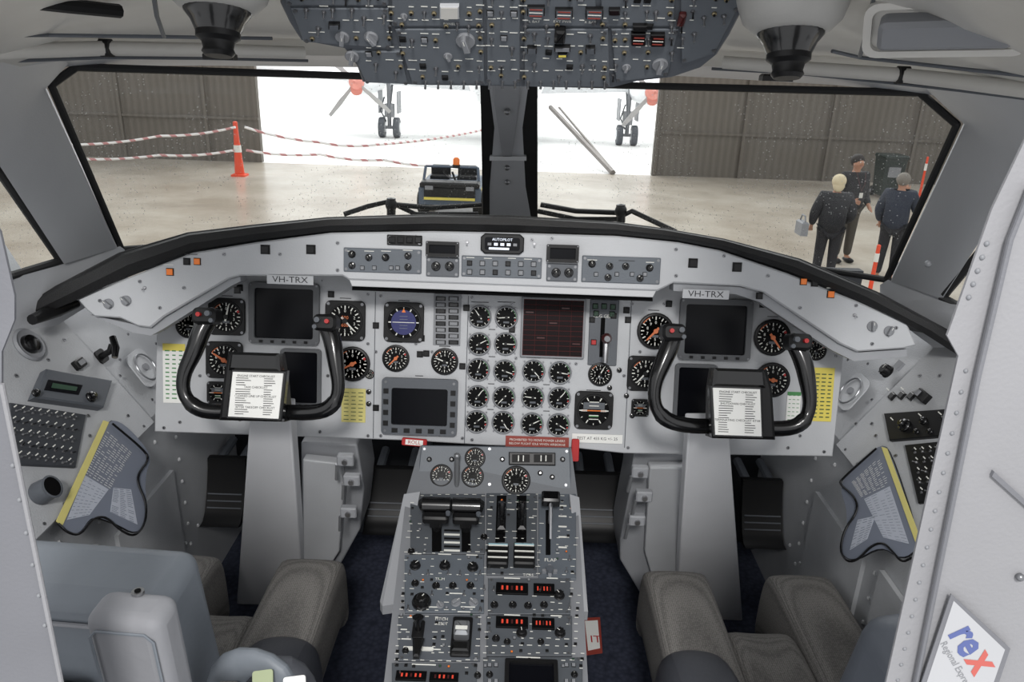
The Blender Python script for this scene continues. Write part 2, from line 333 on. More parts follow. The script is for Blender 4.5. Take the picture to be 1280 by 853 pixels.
def screws(T,F,pts,h,r=.0035):
    b=MB(); b.cyl(0,0,0,.0015,r,'screw',10); b.box(0,0,.0017,r*1.3,r*.25,.0005,'hole'); me=b.mesh('screw')
    for p in pts: put(T,F,'screw',me,p[0],p[1],h,random.uniform(0,3))
def display(T,F,px0,py0,px1,py1,bez='dgrey',border=.13,h=.002,r=.008,name='display_unit',depth=.012):
    cx,cy=(px0+px1)/2,(py0+py1)/2; w=SZ(F,cx,cy,px1-px0); a=L(F,cx,py0); c=L(F,cx,py1); hh=abs(a[1]-c[1]); b=MB()
    bd=w*border; b.ring(rect(0,0,w,hh,r),rect(0,0,w-2*bd,hh-2*bd,r*.6),0,depth,bez)
    for sx in(-1,1):
        for sy in(-1,1): b.cyl(sx*(w/2-bd*.4),sy*(hh/2-bd*.4),depth,depth+.001,min(.003,bd*.2),'screw',8)
    d=put(T,F,name,b,cx,cy,h); s=MB(); s.prism(rect(0,0,w-2*bd,hh-2*bd),0,depth*.45,'screen'); mk('screen',s,d); return d,w,hh,bd
# ================================================================ STRUCTURE : cockpit shell
b=MB(); b.plate([(-1,.2,.1),(1,.2,.1),(1,2.1,.1),(-1,2.1,.1)],(0,0,-.05),'carpet'); struct('floor',b,'navy blue ribbed cockpit floor carpet','floor')
b=MB(); b.plate([(-.95,1.95,.1),(.95,1.95,.1),(.95,1.95,.95),(-.95,1.95,.95)],(0,.03,0),'well')
for k in range(9): b.box(-.8+.2*k,1.94,.5,.02,.02,.8,'dgrey')
struct('wall_front',b,'dark grey footwell bulkhead behind the rudder pedals','wall')
def sidewall(s,name):
    b=MB(); X=.76*s
    pts=[(X,.5,.1),(X,1.95,.1),(X,1.95,.68),(X,.5,.68)]
    b.plate(pts,(.03*s,0,0),'wallgrey')
    b.plate([(.93*s,.5,.99),(.93*s,1.45,.99),(.99*s,1.45,1.12),(.99*s,.5,1.12)],(.02*s,0,0),'wallgrey')
    b.plate([(.93*s,1.45,.97),(.76*s,1.5,.68),(.76*s,1.95,.68),(.9*s,1.95,.88)],(.02*s,0,0),'wallgrey')
    for i in range(14):
        for zz in (.3,.62):
            y=.9+.075*i
            if y<1.93: b.ball((X,y,zz),.005,'frame',seg=6,rows=4)
    for yy in (1.25,1.6): 
        for k in range(8): b.ball((X,yy,.16+.06*k),.005,'frame',seg=6,rows=4)
    b.box(X-.004*s,1.42,.36,.01,.26,.32,'wallgrey')
    b.box(X-.006*s,1.12,.47,.01,.2,.16,'wallgrey')
    struct(name,b,'grey riveted cockpit sidewall beside the footwell','wall')
sidewall(-1,'wall_left'); sidewall(1,'wall_right')
def glass(name,pts,lab):
    b=MB(); b.add(pts,[list(range(len(pts)))],'glass'); struct(name,b,lab,'window')
WL=Ys([(64,106,1.40),(95,84,1.43),(606,100,1.75),(606,278,2.0),(152,312,1.60)])
WR=Ys([(668,104,1.75),(1150,116,1.47),(1196,156,1.42),(1108,350,1.60),(664,280,2.0)])
glass('window_1',WL,'rain-spotted windshield pane'); glass('window_2',WR,'rain-spotted windshield pane')
SL=Ys([(-70,130,1.05),(-5,208,1.30),(76,326,1.45),(14,345,1.33),(-80,360,1.1)]); glass('window_3',SL,'side window pane')
SR=Ys([(1300,225,1.25),(1178,372,1.45),(1215,392,1.36),(1330,400,1.15)]); glass('window_4',SR,'side window pane')
def gasket(name,P,r,closed=True):
    b=MB(); Q=P+[P[0]] if closed else P
    for i in range(len(Q)-1): b.rod(Q[i],Q[i+1],r,'rubber',8)
    for q in Q: b.ball(q,r,'rubber',seg=8,rows=6)
    struct(name,b,'black rubber seal around a window pane','window seal')
gasket('trim_1',WL,.007); gasket('trim_2',WR,.007); gasket('trim_3',SL,.008); gasket('trim_4',SR,.008)
def rivet_line(b,p,q,n,r=.004,m='screw'):
    for i in range(n):
        t=(i+.5)/n; b.ball(V(p).lerp(V(q),t),r,m,seg=8,rows=5)
b=MB(); P=Ys([(-60,60,1.05),(88,76,1.40),(56,112,1.38),(146,310,1.57),(80,330,1.44),(0,208,1.29),(-80,120,1.03)]); b.plate(P,(-.02,.04,0),'pillar')
rivet_line(b,P[2]+V((-.015,-.01,0)),P[3]+V((-.015,-.01,0)),9,.0032)
for t in(.3,.7): b.ball(P[1].lerp(P[4],t)+V((-.03,-.012,0)),.007,'mid',seg=10,rows=6)
struct('trim_5',b,'pale grey windshield side pillar','window pillar')
b=MB(); P=Ys([(1340,60,1.05),(1150,104,1.42),(1206,156,1.40),(1114,352,1.57),(1178,374,1.44),(1280,216,1.27),(1360,160,1.05)]); b.plate(P,(.02,.04,0),'pillar')
rivet_line(b,P[2]+V((.02,-.01,0)),P[3]+V((.02,-.01,0)),9,.0032)
for px,py in((1240,190),(1212,245),(1160,330)): b.ball(PY(px,py,1.38 if py<200 else 1.42),.007,'mid',seg=10,rows=6)
struct('trim_6',b,'pale grey windshield side pillar','window pillar')
b=MB(); P=Ys([(80,330,1.45),(150,308,1.58),(150,345,1.56),(60,400,1.40),(-60,430,1.2),(-80,356,1.1),(10,344,1.32)]); b.plate(P,(0,.03,-.02),'pillar'); struct('trim_7',b,'grey side window sill','window sill')
b=MB(); P=Ys([(1178,372,1.45),(1110,350,1.58),(1110,380,1.56),(1180,430,1.42),(1300,450,1.25),(1330,400,1.12),(1215,392,1.34)]); b.plate(P,(0,.03,-.02),'pillar'); struct('trim_8',b,'grey side window sill','window sill')
b=MB()
P=Ys([(600,96,1.72),(672,96,1.72),(672,276,1.96),(604,276,1.96)]); b.plate(P,(0,.03,0),'rubber')
P=Ys([(610,96,1.69),(662,96,1.69),(653,160,1.78),(657,235,1.88),(664,276,1.93),(612,276,1.93),(612,235,1.88),(618,160,1.78)]); b.plate(P,(0,.03,0),'pillar')
P=Ys([(619,106,1.66),(650,106,1.66),(650,128,1.70),(640,195,1.80),(628,195,1.80),(618,128,1.70)]); b.plate(P,(0,.03,0),'panel2')
P=Ys([(612,196,1.80),(658,196,1.80),(658,201,1.80),(612,201,1.80)]); b.plate(P,(0,.04,0),'panel')
for a in ((634,140,1.70),(634,210,1.82),(634,228,1.85)): b.ball(PY(*a),.007,'screw',seg=10,rows=6)
struct('trim_9',b,'grey windshield centre post with black seals','window post')
# ceiling + header
b=MB()
base=[(-90,122,1.20),(0,104,1.34),(85,83,1.42),(250,82,1.60),(450,84,1.72),(640,98,1.76),(830,94,1.72),(905,98,1.66),(1040,106,1.55),(1160,118,1.46),(1290,140,1.30),(1380,160,1.15)]
def row(dy,dd): return [PY(x,y+dy,z+dd) for x,y,z in base]
b.loft([row(0,0),row(-9,-.05),row(-14,-.13)],'pillar')
b.loft([row(-14,-.13),row(-24,-.16),row(-34,-.2),row(-36,-.25)],'white')
b.loft([row(-36,-.25),row(-75,-.45),row(-115,-.6),row(-200,-.75),row(-330,-.88)],'white')
struct('ceiling',b,'off-white cockpit ceiling lining above the windshield','ceiling')
def rail(name,pts,r,m,lab,cat):
    b=MB(); b.tube(Ys(pts),r,m,10)
    for t in pts[1:-1:2]: 
        p=PY(*t); b.tube([p-V((.008,0,0)),p+V((.008,0,0))],r*1.25,'black',10)
    struct(name,b,lab,cat)
rail('trim_10',[(-60,66,1.05),(133,60,1.24),(250,62,1.35),(380,66,1.44)],.011,'white','white sun visor rail with black clamps','visor rail')
rail('trim_11',[(905,78,1.40),(1128,94,1.24),(1200,102,1.15),(1330,118,1.02)],.011,'white','white sun visor rail with black clamps','visor rail')
for nm,pts in(('trim_12',[(-60,78,1.10),(0,77,1.2),(133,72,1.28),(250,73,1.38),(385,76,1.47)]),('trim_13',[(890,86,1.44),(1000,92,1.35),(1128,105,1.26),(1200,113,1.17),(1330,129,1.04)]),('trim_14',[(-60,44,.95),(60,44,1.08),(205,46,1.12),(340,48,1.22)]),('trim_15',[(1040,64,1.14),(1075,72,1.16),(1200,86,1.08),(1330,100,.98)]),('trim_16',[(205,46,1.10),(196,20,1.0),(190,-20,.9)]),('trim_17',[(1075,70,1.14),(1086,30,1.0),(1096,-20,.88)])):
    b=MB(); b.tube(Ys(pts),.0028,'dgrey',6); struct(nm,b,'thin dark seam along the ceiling edge','seam')
# foreground bulkheads
yb=.46
b=MB()
P=Ys([(1330,60,yb),(1284,170,yb),(1240,262,yb),(1192,398,yb),(1184,420,yb),(1198,445,yb),(1104,870,yb),(1040,1150,yb),(1500,1150,yb),(1500,60,yb)]); b.plate(P,(0,.002,0),'doorr')
P=Ys([(1290,230,yb-.004),(1262,300,yb-.004),(1222,470,yb-.004),(1085,1150,yb-.004),(1400,1150,yb-.004),(1400,230,yb-.004)]); b.plate(P,(0,.004,0),'doorr')
b.tube([PY(x,y,yb-.005) for x,y in((1290,232),(1263,300),(1223,470),(1118,990))],.0018,'doorl',8)
rivet_line(b,PY(1236,296,yb),PY(1208,380,yb),5,.0018,'mid'); rivet_line(b,PY(1210,450,yb),PY(1120,860,yb),18,.0016,'mid')
P=Ys([(1240,596,yb-.007),(1243,590,yb-.007),(1300,642,yb-.007),(1300,650,yb-.007)]); b.plate(P,(0,.003,0),'doorl')
b.ball(PY(1275,722,yb-.006),.003,'screw'); struct('wall_back_right',b,'pale grey riveted edge of the cockpit doorway','door frame')
b=MB()
P=Ys([(-200,250,yb),(-20,255,yb),(0,290,yb),(18,370,yb),(18,400,yb),(2,440,yb),(2,480,yb),(78,860,yb),(130,1150,yb),(-200,1150,yb)]); b.plate(P,(0,.002,0),'doorl')
b.tube([PY(x,y,yb-.001) for x,y in((2,480),(40,670),(78,860),(120,1080))],.0018,'doorr',8)
rivet_line(b,PY(12,560,yb),PY(60,800,yb),6,.0018,'mid'); struct('wall_back_left',b,'grey riveted edge of the cockpit doorway','door frame')
# ================================================================ GLARESHIELD
G=thing('glareshield','black padded glareshield with grey flight-guidance control band','glareshield',GS)
top=[(-20,404),(20,390),(70,358),(150,316),(235,291),(320,281),(410,272),(540,268),(640,270),(770,278),(830,286),(905,299),(1000,324),(1100,367),(1185,413),(1210,432)]
bot=[(-20,428),(20,406),(90,378),(165,342),(240,313),(320,300),(414,289),(540,287),(640,289),(770,293),(848,301),(900,311),(985,339),(1070,373),(1150,414),(1200,446)]
iGS=GS.inverted()
def q(F,p,h): return iGS@PF(F,p[0],p[1],h)
b=MB(); R=[[],[],[],[],[],[]]
for t,o in zip(top,bot):
    c_=1-min(1,abs(t[0]-630)/620)
    pt=PF(GS,t[0],t[1],0); 
    R[0].append(iGS@(PF(GS,*o,-.03))); R[1].append(q(GS,o,.006)); R[2].append(q(GS,(o[0]*.6+t[0]*.4,o[1]*.6+t[1]*.4),.016)); R[3].append(q(GS,(o[0]*.15+t[0]*.85,o[1]*.15+t[1]*.85),.012)); R[4].append(q(GS,t,.0))
    R[5].append(iGS@(pt+V((0,.08+.50*c_,-.030-.165*c_))))
b.loft(R,'pad'); mk('padding',b,G)
b=MB(); pth=[q(GS,t,.0)+V((0,-.002,0)) for t in top]; b.tube(pth,.003,'pad',8); mk('seam_piping',b,G)
band=[(96,374),(165,345),(240,316),(320,303),(414,291),(540,289),(640,291),(770,295),(848,303),(900,313),(985,342),(1070,376),(1134,404),(1146,432),(1130,436),(1072,440),(1050,430),(955,366),(925,358),(842,354),(822,364),(436,350),(428,345),(300,345),(285,349),(205,396),(188,410),(172,408),(150,398),(118,396),(108,388)]
b=MB(); b.prism(LP(GS,band),-.04,0,'panel',.003); mk('control_band',b,G)
screws(G,GS,[(125,376),(175,352),(200,385),(280,318),(422,304),(422,338),(845,312),(845,345),(905,320),(1000,385),(1120,410),(1090,430),(1070,382),(230,360),(350,318),(960,345),(520,296),(665,300),(690,298),(668,338)],.0002)
b=MB(); b.prism(LP(GS,[(436,349),(822,361),(816,372),(440,358)],-.005),-.012,-.005,'frame',.001); mk('lower_lip',b,G)
b=MB(); b.prism(LP(GS,[(440,358),(816,372),(816,377),(440,363)],-.02),-.03,-.02,'hole'); mk('lip_shadow_strip',b,G)  # near-black strip painted in as the shadow below the lip
for pl in ([(112,394),(172,407),(190,410),(206,397),(286,349),(300,346),(300,352),(288,358),(206,410),(188,420),(165,416)],[(842,354),(925,359),(955,367),(1052,431),(1074,441),(1134,437),(1134,446),(1068,452),(1040,438),(950,378),(920,368),(842,364)]):
    b=MB(); b.prism(LP(GS,pl,-.01),-.05,-.012,'panel2'); mk('lower_flange',b,G)
def module(x0,y0,x1,y1,m='blue_grey',h=.004):
    cx,cy=(x0+x1)/2,(y0+y1)/2; w=SZ(GS,cx,cy,x1-x0); hh=abs(L(GS,cx,y0)[1]-L(GS,cx,y1)[1]); b=MB(); b.prism(rect(0,0,w,hh,.002),0,h,m,.001)
    for sx in(-1,1):
        for sy in(-1,1): b.cyl(sx*(w/2-.005),sy*(hh/2-.005),h,h+.001,.0028,'screw',8)
    return put(G,GS,'control_module',b,cx,cy,0),w,hh
module(430,311,527,341); module(577,321,677,347); module(727,321,825,354); module(533,322,574,346,'dgrey'); module(683,330,722,352,'dgrey')
module(484,294,528,307,'black')
b=MB(); ww=SZ(GS,628,305,54); b.prism([(-ww/2,-.012),(-ww/2+.008,-.019),(ww/2-.008,-.019),(ww/2,-.012),(ww/2,.012),(ww/2-.008,.019),(-ww/2+.008,.019),(-ww/2,.012)],0,.008,'black',.002); put(G,GS,'control_module',b,628,305,0)
for x in (490,501,512,523): put(G,GS,'button',BT['gloss'],x,300,.004,0,.0065)
display(G,GS,533,302,574,321,'black',.1,.002,.002); display(G,GS,683,306,723,328,'black',.1,.002,.002)
b=MB(); b.prism(rect(0,0,.066,.024,.004),.008,.0085,'screen'); b.text('AUTOPILOT',.007,0,.0078,.009,'lcd'); 
for dx in(-.024,-.012,.0,.012,.024): b.box(dx,-.001,.009,.007,.005,.0004,'lcd' if abs(dx)<.02 else 'mid')
b.box(-.006,-.009,.009,.038,.004,.0004,'lcd'); put(G,GS,'mode_display',b,628,305)
for i,(x,y) in enumerate([(440,318),(440,332),(461,322),(482,322),(510,320),(510,334),(740,330),(762,333),(782,333),(812,335),(760,347),(800,348)]):
    put(G,GS,'knob',KN2 if i%3 else KN,x,y,.004,random.uniform(-1,1),.0062)
for i in range(6):
    for j in range(2): put(G,GS,'button',BT['mid' if (i+j)%3 else 'gloss'],587+16*i,329+11*j+i*.3,.004,0,.005)
for x in (453,468,489,497): put(G,GS,'button',BT['mid'],x,335,.004,0,.004)
for x in (745,771,790,806): put(G,GS,'button',BT['mid'],x,343,.004,0,.004)
for x in (545,562): put(G,GS,'knob',KN2,x,333,.004,0,.008)
for x in (695,711): put(G,GS,'knob',KN2,x,341,.004,0,.008)
for (x,y,c,s) in [(332,312,'black',.011),(389,312,'black',.011),(866,329,'black',.011),(921,334,'black',.011),(247,327,'orange',.0085),(234,327,'black',.0085),(213,340,'orange',.009),(1004,352,'orange',.0085),(1018,354,'black',.0085),(1038,368,'orange',.009),(297,363,'black',.008),(949,370,'black',.008)]:
    put(G,GS,'annunciator_light',BT[c],x,y,-.001,0,s*.8)
for (x,y) in [(136,380),(158,376),(1090,408),(1111,414)]: put(G,GS,'knob',ROT,x,y,0,random.uniform(-1,1),.009)
for (x,y) in [(181,360),(1068,394),(584,303),(668,305)]: put(G,GS,'toggle_switch',TOG,x,y,0,pi,.0035)
b=MB()
for (x,y,w) in [(437,314,10),(462,314,12),(483,314,12),(510,313,12),(740,325,12),(783,326,20),(812,328,10),(588,322,10),(610,323,10),(640,323,10),(660,324,10),(212,331,12),(1038,360,12),(240,318,16),(1010,345,16)]:
    u,v=L(GS,x,y); b.box(u,v,.0046,SZ(GS,x,y,w),.0012,.0004,'ink' if w<16 or y>330 else 'darkink')
mklet(b,G)
for (x,y) in [(363,350),(882,368)]:
    b=MB(); b.prism(rect(0,0,.088,.017),0,.002,'panel'); b.text('VH-TRX',.0165,0,0,.0023,'darkink',sx=1.15); put(G,GS,'registration_plate',b,x,y,.001)
# ================================================================ INSTRUMENT PANEL
T=thing('instrument_panel','light grey main instrument panel full of round gauges and dark screens','instrument panel',IP)
out=[(193,540),(196,402),(295,342),(430,335),(830,345),(955,362),(1055,440),(1041,571),(780,567),(715,560),(610,557),(510,551),(400,547)]
b=MB(); b.prism(LP(IP,out),-.02,0,'panel',.002)
for pts in ([(468,365),(468,548)],[(583,370),(583,555)],[(787,375),(783,560)],[(400,350),(405,352)]):
    p=LP(IP,pts); b.box((p[0][0]+p[1][0])/2,(p[0][1]+p[1][1])/2,.0005,.0015,abs(p[0][1]-p[1][1]),.001,'dgrey')
mk('panel_board',b,T)
sc=[(205,412),(205,535),(255,352),(460,368),(460,545),(476,370),(476,545),(576,372),(578,548),(590,372),(590,550),(790,380),(785,560),(1045,445),(1030,565),(940,380),(960,372),(540,440),(520,430),(640,380),(470,440),(780,470),(300,525),(225,528),(645,448),(735,500),(400,540),(985,560),(250,470),(410,470),(460,430),(720,455),(830,380),(800,440),(940,470),(1000,545)]
screws(T,IP,sc,.0005)
for (x,y,s,k) in [(236,407,32,'round'),(284,396,46,'sq'),(432,401,50,'alt'),(281,450,46,'sq'),(441,455,44,'round'),(273,491,28,'adi'),(505,403,50,'blue'),(495,448,34,'round'),(556,452,34,'round'),(742,513,48,'adi'),
    (819,414,46,'round'),(965,422,46,'round'),(1020,438,26,'round'),(806,467,44,'sq'),(965,475,44,'round'),(800,510,22,'adi'),(750,468,30,'round'),(462,468,12,'round')]:
    g=putg(T,IP,k,x,y,s)
for x,y in [(600,396),(633,397),(599,430),(632,430),(598,462),(631,464),(597,496),(630,497),(596,527),(629,528),(667,464),(700,466),(666,497),(699,498),(665,530),(698,531)]:
    putg(T,IP,'eng',x,y,29)
for (x0,y0,x1,y1,bz) in [(313,354,400,430,'bez'),(352,436,402,507,'bez'),(848,374,938,450,'bez'),(842,455,894,525,'bez'),(478,473,572,543,'dgrey')]:
    d,w,hh,bd=display(T,IP,x0,y0,x1,y1,bz,.08 if bz=='bez' else .13)
    b=MB()
    for i in range(5): b.prism(rect(-w*.32+i*w*.16,-hh/2+bd*.45,bd*.6,bd*.45),.012,.014,'black')
    if bz=='dgrey':
        for s in(-1,1):
            for i in range(4): b.prism(rect(s*(w/2-bd*.45),-hh*.3+i*hh*.19,bd*.5,bd*.5),.012,.0145,'black')
    mk('bezel_buttons',b,d)
b=MB(); w=SZ(IP,691,410,80); hh=abs(L(IP,691,373)[1]-L(IP,691,448)[1]); b.prism(rect(0,0,w,hh,.003),0,.008,'mid',.001); b.prism(rect(0,0,w*.93,hh*.93),.008,.0085,'gridr')
for i in range(5):
    for j in range(11): b.box(-w*.37+i*w*.185,-hh*.418+j*hh*.0836,.009,w*.178,hh*.072,.002,'cell')
for i,j in ((1,3),(2,6),(4,2),(0,8),(3,9)): b.box(-w*.37+i*w*.185,-hh*.418+j*hh*.0836,.0102,w*.12,hh*.02,.0004,'dred')
put(T,IP,'annunciator_panel',b,691,410,.002)
b=MB(); w=SZ(IP,559,400,34); hh=abs(L(IP,559,368)[1]-L(IP,559,432)[1]); b.prism(rect(0,0,w,hh),0,.002,'mid'); put(T,IP,'button_plate',b,559,400,.001)
for j in range(8):
    for i in range(2): put(T,IP,'push_button',BT['mid' if (i+j)%2 else 'gloss'],551+16*i,373.5+7.8*j,.003,0,(.0105,.0045,.006))
b=MB(); w=SZ(IP,754,405,36); hh=abs(L(IP,754,376)[1]-L(IP,754,458)[1]); b.prism(rect(0,0,w,hh,.002),0,.004,'dgrey',.001); b.prism(rect(-.002,-.01,.009,hh*.6),.004,.0045,'hole')
b.text('LDG GEAR',.0095,0,hh*.25,.0048); put(T,IP,'landing_gear_panel',b,754,416,.001)
b=MB(); b.rod((0,0,0),(0,-.004,.05),.004,'metal'); b.tube([(-.0,0,.05),(0,-.02,.055),(0,-.05,.055)],[.006,.006,.005],'metal',10); b.lathe([(.004,.045),(.009,.05),(.011,.06),(.007,.068)],'dred',14); b.cyl(0,0,.068,.072,.006,'mid',14); put(T,IP,'landing_gear_lever',b,754,420,.004)
for x,y,c in [(744,383,'dgreen'),(755,383,'dgreen'),(766,384,'dgreen'),(745,392,'dgreen'),(765,393,'dgreen'),(742,428,'red'),(767,395,'black'),(740,400,'black')]: put(T,IP,'indicator_light',BT[c],x,y,.004,0,.006)
def placard(T_,F,x0,y0,x1,y1,m,text=None,ts=.006,tm='ink',h=.001,lines=0,name='placard',lm='darkink',hd=None):
    cx,cy=(x0+x1)/2,(y0+y1)/2; w=SZ(F,cx,cy,x1-x0); hh=abs(L(F,cx,y0)[1]-L(F,cx,y1)[1]); b=MB(); b.prism(rect(0,0,w,hh),0,.0012,m)
    if text:
        tl=text.split('\n')
        for i,t in enumerate(tl): b.text(t,ts,0,(len(tl)-1)*ts*.6-i*ts*1.2,.0015,tm)
    if hd: b.prism(rect(0,hh/2-hh*.06,w,hh*.12),.0012,.0014,hd)
    for i in range(lines):
        yy=hh*.38-i*hh*.8/max(1,lines-1)
        for k in range(3): 
            b.box((k-1)*w*.3,yy,.0015,w*.2*random.uniform(.7,1.1),hh*.02,.0002,lm)
    return put(T_,F,name,b,cx,cy,h)
placard(T,IP,204,430,232,504,'paper',lines=12,hd='yellow',lm='green'); placard(T,IP,427,486,457,528,'yelstrip',lines=8,lm='dgreen'); placard(T,IP,1015,460,1041,527,'yellow',lines=12,lm='dgreen'); placard(T,IP,983,490,1000,528,'paper',lines=7,hd='green',lm='green')
placard(T,IP,632,546,711,560,'rplac','PROHIBITED TO MOVE POWER LEVERS\nBELOW FLIGHT IDLE WHEN AIRBORNE',.0068,h=.002)
placard(T,IP,715,543,778,554,'paper','TEST AT 455 KG +/- 25',.0088,'darkink',h=.002)
b=MB()
for x,y,w in [(600,378,22),(633,378,22),(667,447,18),(700,448,18),(284,370,14),(432,373,14),(505,376,14),(496,428,14),(556,433,14),(817,388,14),(966,396,14),(742,488,18),(750,449,14),(615,412,8),(615,446,8),(614,480,8),(613,512,8),(683,481,8),(683,514,8),(524,470,10),(692,369,30)]:
    u,v=L(IP,x,y); b.box(u,v,.001,SZ(IP,x,y,w),.0015,.0006,'darkink')
mklet(b,T)
for x,y in [(300,360),(414,368),(419,385),(783,388),(527,423),(533,442),(836,380),(953,381),(470,407),(470,510),(583,385),(640,412),(785,400),(525,443),(578,458)]: put(T,IP,'push_button',BT['black'],x,y,.001,0,.0065)
for x,y in [(461,490),(461,505),(783,495),(774,463),(762,485),(790,520)]: put(T,IP,'knob',KN2,x,y,.001,0,.005)
def tag(px,py,w,h,txt,rot,lab):
    b=MB(); b.prism(rect(0,0,w,h,.003),0,.006,'red',.001)
    if txt: b.prism(rect(0,0,w*.7,h*.7),.006,.0065,'paper'); b.text(txt,h*.7,0,0,.007,'red')
    u,v=L(IP,px,py,.015); Mx=IP@Matrix.Translation((u,v,.012))@Matrix.Rotation(rot,4,'Z'); mk('warning_tag',b,M=Mx,label=lab,cat='warning tag')
tag(518,553,.053,.016,'ROLL',-.05,'red and white warning tag reading ROLL below the panel'); tag(719,563,.016,.048,None,0,'red warning tag hanging beside the pedestal')
# ================================================================ CONTROL COLUMNS
def column(F,dx,dy,cl,lab,x0,hp,hub):
    iF=F.inverted(); T=thing('control_column',lab,'control column',F,group='pilot control columns')
    def q3(px,py,h=0): return iF@PF(F,px,py,h)
    for s,pth in enumerate(cl):
        P=[q3(a,b,.012*math.sin(i*.5)) for i,(a,b) in enumerate(pth)]
        for _ in range(2):
            Q=[P[0]]
            for i in range(len(P)-1): Q+=[P[i].lerp(P[i+1],.25),P[i].lerp(P[i+1],.75)]
            Q.append(P[-1]); P=Q
        n=len(P); rr=[.0142+.0025*sin(i/n*9)*(1 if i<n*.6 else 0) for i in range(n)]
        b=MB(); b.tube(P,rr,'gloss',14); b.ball(P[0],.017,'gloss',(1,1,.8)); mk('handgrip',b,T)
        h=MB(); h.T=Matrix.Translation(P[0]); sg=-1 if s else 1; h.prism(rect(-.004*sg,0,.042,.03,.01),-.008,.028,'black',.005); h.cyl(-.01*sg,.002,.028,.036,.004,'red',12); h.cyl(.007*sg,.004,.028,.038,.005,'dgrey',10); h.cyl(.012*sg,-.008,.02,.033,.004,'dgrey',10); mk('switch_cap',h,T)
    b=MB(); pts=LP(F,hub); b.prism(pts,-.02,.035,'black',.006); mk('yoke_hub',b,T)
    tp=[hub[0],hub[1],(hub[1][0]+2,hp[1][1]-2),(hub[0][0]-3,hp[0][1]-2)]
    b=MB(); b.prism(LP(F,tp,.035),.03,.056,'gloss',.005); mk('card_clamp',b,T)
    P=LP(F,hp,.06); P=P if area(P)>0 else P[::-1]
    b=MB(); b.prism(P,.052,.056,'paper'); b2=MB(); b2.prism(inset(P,-.005),.036,.052,'gloss',.002); mk('checklist_holder',b2,T)
    A,B,C,D=LP(F,hp,.06); cx=(A[0]+B[0]+C[0]+D[0])/4; cy=(A[1]+B[1]+C[1]+D[1])/4; rt=math.atan2(B[1]-A[1],B[0]-A[0]); hs=abs(A[1]-D[1]); ws=abs(B[0]-A[0])
    def tr(x,y): return (cx+x*cos(rt)-y*sin(rt),cy+x*sin(rt)+y*cos(rt))
    heads={0:'ENGINE START CHECKLIST',5:'TAXI CHECKLIST',9:'CLEARED LINE UP CHECKLIST',14:'AFTER TAKEOFF CHECKLIST'} if dx<100 else {0:'ENGINE START CHECKLIST',5:'SHUTDOWN CHECKLIST',12:'TERMINATING CHECKLIST 4/7.04'}
    for i in range(18):
        yy=hs*.42-i*hs*.05 
        if i in heads: x,y=tr(0,yy); b.text(heads[i],.0054,x,y,.0565,'darkink',rt)
        else:
            for k0,k1 in((-.40,-.08),(.16,.40)):
                w_=(k1-k0)*random.uniform(.5,1); x,y=tr(ws*(k0+w_/2),yy); b.T=Matrix.Translation((x,y,0))@Matrix.Rotation(rt,4,'Z'); b.box(0,0,.0564,ws*w_,.0011,.0003,'darkink'); b.T=Matrix.Identity(4)
    mk('checklist_card',b,T)
    b=MB(); b.T=iF
    tl=PY(312+x0,520+dy,1.30); trr=PY(363+x0,520+dy,1.30); bl=PY(295+x0,768+dy,1.62); br=PY(381+x0,768+dy,1.62)
    nn=V((0,.04,.02)); vs=[tl,trr,br,bl]; vs=vs+[p+nn for p in vs]
    b.add(vs,[[3,2,1,0],[4,5,6,7],[0,1,5,4],[1,2,6,5],[2,3,7,6],[3,0,4,7]],'post')
    mk('column_post',b,T,bevel=.004)
    for fx,fy,r in [(345,598,.006),(318,540,.0035),(355,540,.0035),(320,700,.0035),(366,690,.0035)]:
        b=MB(); b.T=iF; fr=(fy-520)/248; p=PY(fx+x0,fy+dy,1.30+.32*fr**.9-.004); b.ball(p,r,'screw',seg=10,rows=6); mk('bolt',b,T)
left=[(264,396),(252,412),(243,440),(229,468),(229,494),(246,512),(272,516),(300,513)]; right=[(407,404),(416,425),(420,455),(424,485),(418,506),(398,517),(345,515)]
column(YL,0,0,(left,right),'black ram-horn control yoke with checklist on grey post before empty seat',0,[(290,465),(353,467),(347,524),(284,521)],[(293,440),(352,442),(357,470),(362,526),(282,524),(288,470)])
left=[(842,416),(838,432),(828,455),(818,480),(818,508),(832,526),(860,533),(895,533)]; right=[(992,428),(1004,450),(1010,480),(1013,508),(1005,528),(985,537),(940,535)]
column(YR,602,19,(left,right),'black ram-horn control yoke with checklist beside the chart holder',548,[(892,485),(951,487),(953,546),(895,544)],[(890,460),(951,462),(958,486),(962,548),(885,546),(886,486)])
# ================================================================ CENTRE PEDESTAL
T=thing('center_pedestal','grey centre pedestal with throttle quadrant, radios and trim controls','control pedestal',PA)
iP=PA.inverted()
def W(b): b.T=iP; return b
b=W(MB())
p1=PF(PB,525,558); p2=PF(PB,714,560); p3=PF(PA,722,622); p4=PF(PA,736,870); p5=PF(PA,478,870); p6=PF(PA,508,618)
b.loft([[V((p.x,p.y,.1)) for p in (p1,p6,p5,p4,p3,p2)],[p1,p6,p5,p4,p3,p2]],'panel2',closed=True)
b.add([p6,p3,p2,p1],[[0,1,2,3]],'dgrey'); b.add([p5,p4,p3,p6],[[0,1,2,3]],'mid')
mk('pedestal_body',b,T)
for s,pp in((-1,Ys([(525,615,1.33),(505,618,1.33),(475,752,1.18),(478,758,1.17),(498,755,1.17)])),(1,Ys([(712,618,1.33),(724,622,1.33),(735,765,1.17),(728,765,1.17)]))):
    b=W(MB()); b.plate(pp,(0,0,-.02),'panel2'); mk('side_skirt',b,T)
TB=mk('instrument_face',None,T); TB.empty_display_size=.05; TB.matrix_basis=iP@PB
